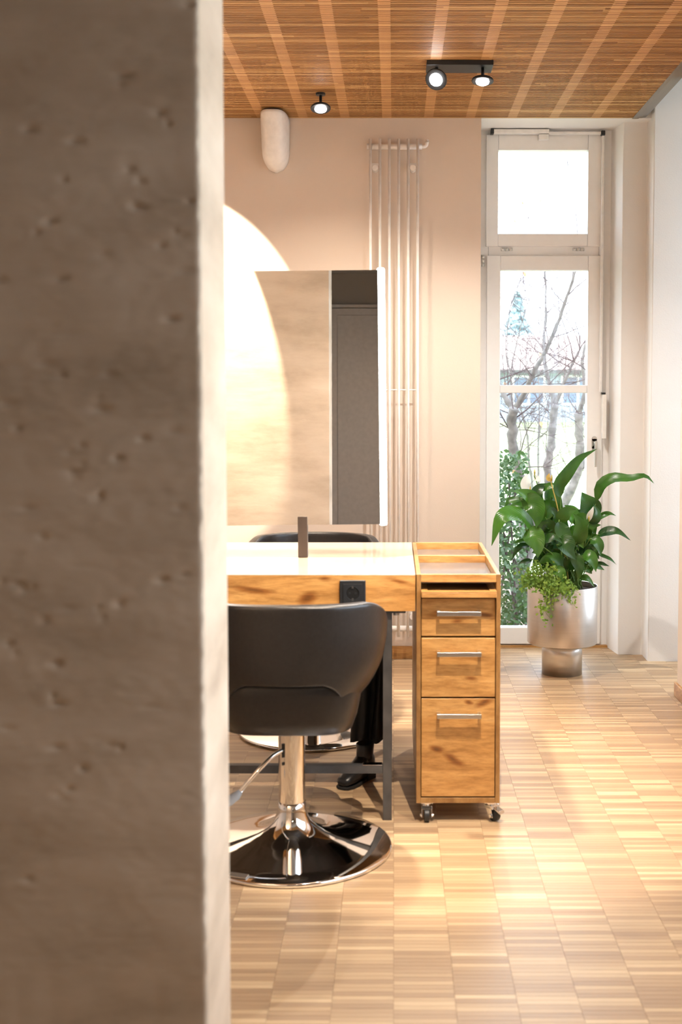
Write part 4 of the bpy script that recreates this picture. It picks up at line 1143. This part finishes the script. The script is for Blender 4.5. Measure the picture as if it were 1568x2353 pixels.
for pl, wd, mt, stalk, from_ in (
        ([(402, 490, .02), (365, 430, .01), (375, 370, .01), (395, 330, .02)], 88, 'spathe', 'stem', (.02, .03)),
        ([(440, 345, .06), (460, 370, .06), (480, 385, .05), (500, 405, .05)], 50, 'spathe', 'stem', (.03, .05)),
        ([(905, 740, -.05), (915, 690, -.06), (935, 650, -.06), (950, 610, -.05)], 50, 'spathe', 'stem', (.05, -.02)),
        ([(585, 395, -.02), (560, 370, -.03), (565, 345, -.03), (572, 325, -.03)], 36, 'spathe_old', 'stem_old', (.03, -.03))):
    pts = [zoomp(*p) for p in pl]
    bm = bmesh.new(); leaf_mesh(bm, pts, wd * wpx * 1.25, Vector((0.1, -1, .1)), 0.35, 0.0)
    sp_ = add_mesh('flower', bm, M[mt], lily); sp_['label'] = 'faded yellow spathe' if mt == 'spathe_old' else 'white spathe flower'
    bm = bmesh.new(); tube(bm, [pts[0] + Vector((.002, -.006, .0)), pts[0] + Vector((.002, -.008, .015)), pts[0] + Vector((.002, -.008, .03))], [.003, .0042, .002], 8)
    add_mesh('spadix', bm, M['stem_old'], sp_)
    foot = Vector((PXC + from_[0], PYC + from_[1], zr - .02))
    bm = bmesh.new(); tube(bm, bez([foot, foot.lerp(pts[0], .6) + Vector((.01, 0, .01)), pts[0]], 10), .0030, 6)
    add_mesh('flower_stem', bm, M[stalk], lily)

# ================================================================== MAIDENHAIR FERN in the same planter
fern = thing('maidenhair_fern', 'light green maidenhair fern spilling over the rim of the steel planter', 'fern', (PXC - .06, PYC - .12, zr - .02))
def leaflet(bm, c, nrm, r, ang):
    u, v = frame_of(nrm)
    d = u * math.cos(ang) + v * math.sin(ang); e = nrm.cross(d)
    vs = [bm.verts.new(c)]
    for k in range(6):
        t = -1.05 + 2.1 * k / 5
        vs.append(bm.verts.new(c + (d * math.cos(t) + e * math.sin(t)) * r * (1 + .12 * (k % 2)) + nrm * r * .15 * math.cos(t * 2)))
    bm.faces.new(vs)
FR = [((430, 1250), (350, 1260), 40), ((470, 1240), (400, 1130), 46), ((500, 1230), (460, 1080), 46), ((540, 1240), (540, 1110), 46), ((560, 1250), (620, 1140), 46),
      ((500, 1270), (400, 1200), 46), ((450, 1260), (330, 1190), 40), ((540, 1290), (600, 1210), 46), ((560, 1300), (540, 1420), 46), ((600, 1300), (610, 1400), 40),
      ((600, 1290), (640, 1240), 40), ((520, 1290), (500, 1200), 46), ((580, 1310), (580, 1380), 46), ((640, 1300), (690, 1370), 30), ((660, 1290), (760, 1330), 26),
      ((700, 1290), (840, 1360), 18), ((700, 1300), (740, 1440), 20), ((730, 1370), (800, 1480), 14), ((560, 1390), (520, 1500), 22), ((560, 1440), (500, 1560), 18), ((540, 1500), (590, 1580), 14),
      ((440, 1280), (340, 1300), 30), ((470, 1300), (430, 1220), 34), ((730, 1290), (800, 1260), 16), ((520, 1490), (540, 1620), 14)]
for (b0, t0, n_) in FR:
    fy = -.150 if b0[1] < 1300 else -.182
    ty = -.165 if t0[1] < 1280 else -.190
    A = zoomp(b0[0], b0[1], fy); B = zoomp(t0[0], t0[1], ty)
    root_ = Vector((PXC - .03 + rng.uniform(-.03, .03), PYC - .10, zr - .020))
    over = Vector(((A.x + root_.x) / 2, PYC - .15, zr + 0.03))
    bm = bmesh.new(); uvl = bm.loops.layers.uv.verify()
    path = bez([root_, over, A, B], 16) if b0[1] > 1280 else bez([root_, A, B], 16)
    tube(bm, path, .0008, 4)
    for q in range(int(n_ * 1.5)):
        s = rng.uniform(0.35, 1.0)
        p = path[min(16, int(s * 16))]
        p = p + Vector((rng.gauss(0, .017), rng.gauss(0, .010), rng.gauss(0, .015)))
        dd = math.hypot(p.x - PXC, p.y - PYC)
        if p.z < zr + .01 and dd < cyl_r + .005:
            k_ = (cyl_r + rng.uniform(.006, .02)) / max(dd, 1e-4); p = Vector((PXC + (p.x - PXC) * k_, PYC + (p.y - PYC) * k_, p.z))
        nv = Vector((rng.uniform(-.6, .6), -1, rng.uniform(-.2, .9))).normalized()
        leaflet(bm, p, nv, rng.uniform(.006, .0115), rng.uniform(0, 2 * PI))
    add_mesh('frond', bm, M['fern'], fern)

# ================================================================== OUTSIDE THE GARDEN DOOR
lawn = bpy.data.meshes.new('lawn')
V, F = [], []
ys = [6.45, 7.2, 8, 10, 13, 17, 22, 30, 40, 60, 120]
for y in ys:
    zz = -0.14 + max(0, y - 20) * 0.022
    V += [(-60, y, zz), (80, y, zz)]
for i in range(len(ys) - 1): F.append((2 * i, 2 * i + 1, 2 * i + 3, 2 * i + 2))
lawn.from_pydata(V, [], F); lawn.update()
lo_ = link('lawn', lawn, M['grass'], None); struct(lo_, 'winter lawn outside')
struct(bx('ground_side', 1.45, 60, -40, 6.45, -0.6, -0.14, M['gravel']), 'gravel yard')
bp_ = bx('flower_bed', -1.5, 4.5, 6.43, 9.6, -0.20, -0.10, M['earth'], bevel=.02); struct(bp_, 'bare flower bed')
struct(bx('garden_path', -20, 40, 13.2, 16.4, -0.2, -0.125, M['gravel']), 'pale garden path')

def branch(bm, p, d, length, r, depth, rnd, curl=0.25):
    pts = [p.copy()]; rad_ = [r]
    n = 5 if depth else 4
    for i in range(n):
        d = (d + Vector((rnd.gauss(0, curl), rnd.gauss(0, curl), rnd.gauss(0, curl * .6) + .04))).normalized()
        p = p + d * length / n
        pts.append(p.copy()); rad_.append(max(r * (1 - .62 * (i + 1) / n), .0012))
    tube(bm, pts, rad_, 5 if r < .012 else 8, True)
    if depth:
        for k in range(rnd.randint(3, 4)):
            i = rnd.randint(1, n)
            dd = (d + Vector((rnd.gauss(0, .75), rnd.gauss(0, .6), rnd.gauss(.15, .5)))).normalized()
            branch(bm, pts[i], dd, length * rnd.uniform(.45, .75), max(rad_[i] * .6, .0015), depth - 1, rnd, curl)
def tree(label, Y, trunks, twigs, seed, group='bare garden shrubs outside the door', leaves=3, tl=0.55, dep=2):
    rnd = random.Random(seed)
    base = atY(trunks[0][0][0], trunks[0][0][1], Y)
    t = thing('bare_tree', label, 'tree', (base.x, Y, -0.1), group)
    limbs = []
    for k, (pl, r0, r1) in enumerate([(tt[:-2], tt[-2], tt[-1]) for tt in trunks]):
        pts = [atY(u, v, Y + 0.05 * i * (1 if k % 2 else -1)) for i, (u, v) in enumerate(pl)]
        if k == 0: pts = [Vector((pts[0].x, pts[0].y, -0.12))] + pts
        c = bez(pts, 4 * len(pts))
        mm = len(c) - 1
        bm = bmesh.new(); tube(bm, [p + Vector((rnd.gauss(0, r0 * .10), rnd.gauss(0, r0 * .10), 0)) for p in c], [(r0 + (r1 - r0) * i / mm) * (1 + .12 * math.sin(i * 1.9 + k)) for i in range(mm + 1)], 10)
        finish('trunk' if k == 0 else 'limb', bm, M['bark'], t, smooth=True)
        limbs.append(c)
    bm = bmesh.new()
    for k in range(int(twigs * 3.0)):
        c = rnd.choice(limbs); p = c[rnd.randint(len(c) // 3, len(c) - 1)]
        d = Vector((rnd.gauss(0, .7), rnd.gauss(0, .35), rnd.gauss(.6, .5))).normalized()
        branch(bm, p, d, rnd.uniform(.5, 1.2) * tl, rnd.uniform(.0025, .0055), dep, rnd)
    finish('twigs', bm, M['twig'], t)['kind'] = 'stuff'
    for k in range(leaves):
        c = rnd.choice(limbs); p = c[-1] + Vector((rnd.gauss(0, .15), 0, rnd.gauss(.1, .2)))
        bm = bmesh.new(); leaf_mesh(bm, [p, p + Vector((.01, -.01, -.02)), p + Vector((.016, -.01, -.045))], .03, Vector((0, -1, .2)), nl=5, nw=2)
        add_mesh('withered_leaf', bm, M['old_leaf'], t)
    return t
tree('knobbly pale bare tree with a pollarded head beside the ivy', 7.9,
     [((1205, 1150), (1195, 1090), (1182, 1030), (1176, 975), (1180, 940), .036, .032), ((1180, 942), (1162, 915), (1150, 890), (1128, 850), .024, .010), ((1182, 940), (1205, 905), (1225, 860), (1262, 790), (1290, 720), (1318, 640), (1345, 560), .022, .006)], 9, 11)
tree('slender grey bare tree between the two pollarded trees', 9.3,
     [((1262, 1140), (1258, 1080), (1266, 1020), (1272, 965), (1276, 930), .036, .030), ((1276, 930), (1262, 880), (1250, 800), (1256, 700), (1252, 600), .022, .006), ((1276, 932), (1300, 870), (1340, 790), .018, .006)], 10, 12)
tree('pale forked bare tree leaning behind the door handle', 10.7,
     [((1275, 1230), (1300, 1150), (1330, 1080), (1332, 1010), (1330, 950), .045, .038), ((1330, 1080), (1370, 1020), (1400, 950), .035, .02), ((1330, 950), (1345, 900), (1340, 820), (1370, 700), .026, .008)], 9, 13)
tree('thin dark sapling with upright stems in the flower bed', 12.2,
     [((1224, 1120), (1216, 1060), (1212, 1000), (1200, 950), (1185, 900), .016, .008), ((1238, 1120), (1238, 1020), (1240, 920), (1235, 820), .014, .005)], 7, 14, leaves=2, tl=0.7)
tree('old gnarled trunk leaning low across the ivy', 7.5,
     [((1170, 1460), (1185, 1390), (1205, 1300), (1215, 1230), (1225, 1170), .050, .040), ((1195, 1340), (1225, 1240), (1240, 1180), .022, .012)], 3, 15, leaves=3, tl=0.3, dep=1)
tree('fine twiggy bush with bare whips against the sky', 14.0,
     [((1180, 960), (1175, 860), (1195, 760), (1225, 660), .014, .005), ((1180, 900), (1165, 800), (1175, 700), (1210, 600), (1215, 480), .010, .003)], 8, 16, leaves=3, tl=0.75)
# ivy and evergreen undergrowth
def ivy(label, u0, v0, u1, v1, Y, n, seed, r=(.008, .022)):
    rnd = random.Random(seed)
    c0 = atY((u0 + u1) / 2, v1, Y)
    t = thing('ivy_shrub', label, 'shrub', (c0.x, Y, -0.1), 'evergreen undergrowth outside the door')
    bm = bmesh.new(); uvl = bm.loops.layers.uv.verify()
    for k in range(n):
        p = atY(rnd.uniform(u0, u1), rnd.uniform(v0, v1), Y + max(-.16, min(.16, rnd.gauss(0, .08))))
        nv = Vector((rnd.gauss(0, .5), -1, rnd.gauss(.5, .5))).normalized()
        leaflet(bm, p, nv, rnd.uniform(*r), rnd.uniform(0, 6.28))
    o = add_mesh('foliage', bm, M['ivy'], t); o['kind'] = 'stuff'
    bm = bmesh.new()
    for k in range(6):
        p = atY(rnd.uniform(u0, u1), v1, Y); p.z = -.12
        tube(bm, bez([p, p + Vector((rnd.gauss(0, .05), 0, .2)), atY(rnd.uniform(u0, u1), rnd.uniform(v0, (v0 + v1) / 2), Y)], 6), .006, 5)
    o = finish('stems', bm, M['twig'], t)
ivy('tall glossy ivy shrub climbing at the hinge side of the door', 1110, 1040, 1212, 1500, 6.95, 2600, 21)
ivy('low dark ivy patch behind the steel planter', 1240, 1330, 1420, 1500, 7.05, 1800, 22)
# house across the lawn
HY = 42
h0 = atY(1000, 846, HY); h1 = atY(1600, 846, HY)
hs_ = thing('house', 'low house with pale clay tile roof across the lawn', 'house', ((h0.x + h1.x) / 2, HY, 0.3))
bx('wall', h0.x, h1.x, HY + .6, HY + 7, 0.2, h0.z, M['house'], hs_)
bm = bmesh.new(); zt2 = atY(1200, 772, HY + 4).z
a = [bm.verts.new(p) for p in ((h0.x - .5, HY, h0.z - .1), (h1.x + .5, HY, h0.z - .1), (h1.x + .5, HY + 4, zt2), (h0.x - .5, HY + 4, zt2), (h0.x - .5, HY + 8, h0.z - .1), (h1.x + .5, HY + 8, h0.z - .1))]
bm.faces.new((a[0], a[1], a[2], a[3])); bm.faces.new((a[3], a[2], a[5], a[4])); bm.faces.new((a[0], a[4], a[5], a[1])); bm.faces.new((a[0], a[3], a[4])); bm.faces.new((a[1], a[5], a[2]))
rf = finish('roof', bm, M['roof'], hs_)
for k in range(14):
    s = (k + .5) / 14
    y = HY + 4 * s; z = h0.z - .1 + (zt2 - h0.z + .1) * s
    bx('tile_course', h0.x - .5, h1.x + .5, y - .03, y + .03, z - .02, z + .05, M['roof'], rf)
bx('gutter', h0.x - .5, h1.x + .5, HY - .12, HY, h0.z - .18, h0.z - .05, M['steel_dark'], hs_)
for k in range(5):
    xa = h0.x + 1.0 + k * 1.75
    wn_ = bx('window', xa, xa + 1.2, HY + .55, HY + .62, .95, h0.z - .25, M['white_paint'], hs_)
    bx('pane', xa + .08, xa + .56, HY + .53, HY + .56, 1.02, h0.z - .32, M['house_win'], wn_); bx('pane', xa + .64, xa + 1.12, HY + .53, HY + .56, 1.02, h0.z - .32, M['house_win'], wn_)
# conifer behind the house
def conifer(u, vtop, vbot, Y, rpx, seed, label):
    rnd = random.Random(seed)
    top = atY(u, vtop, Y); bot = atY(u, vbot, Y); R_ = rpx * Y / FPX
    t = thing('conifer', label, 'tree', (top.x, Y, .4))
    bm = bmesh.new()
    tube(bm, [(top.x, Y, .3), (top.x, Y, top.z - .3)], [.18, .03], 8); finish('trunk', bm, M['bark'], t)
    bm = bmesh.new()
    for k in range(900):
        s = rnd.random() ** .7
        z = top.z + (bot.z - top.z) * s; a = rnd.uniform(0, 2 * PI); rr = R_ * s * rnd.uniform(.3, 1.0)
        p = Vector((top.x + rr * math.cos(a), Y + rr * math.sin(a), z))
        leaflet(bm, p, Vector((math.cos(a) * .6, math.sin(a) * .6 - .4, .7)).normalized(), rnd.uniform(.10, .24), rnd.uniform(0, 6.28))
    finish('foliage', bm, M['conifer'], t)['kind'] = 'stuff'
conifer(1190, 668, 830, 56, 62, 31, 'blue-green conifer rising behind the far house roof')

# added fill lamp behind the camera, brightens the pier and the door
et = thing('added_fill_spot', 'added unseen fill lamp on the lower plaster ceiling by the grey door', 'ceiling spot', (0.35, -0.45, 2.33))
bm = bmesh.new(); lathe(bm, [(0.021, -0.010), (0.022, -0.0085), (0.022, 0)], 28, (0.35, -0.45, 2.33)); finish('ceiling_rose', bm, M['lamp_black'], et)
disc_head(et, Vector((0.35, -0.45, 2.32)), Vector((0.35, -0.45, 2.27)), (-0.25, 0.10, -0.95), 21, 165, 1.0, (1.0, 0.80, 0.60), soft=0.05)
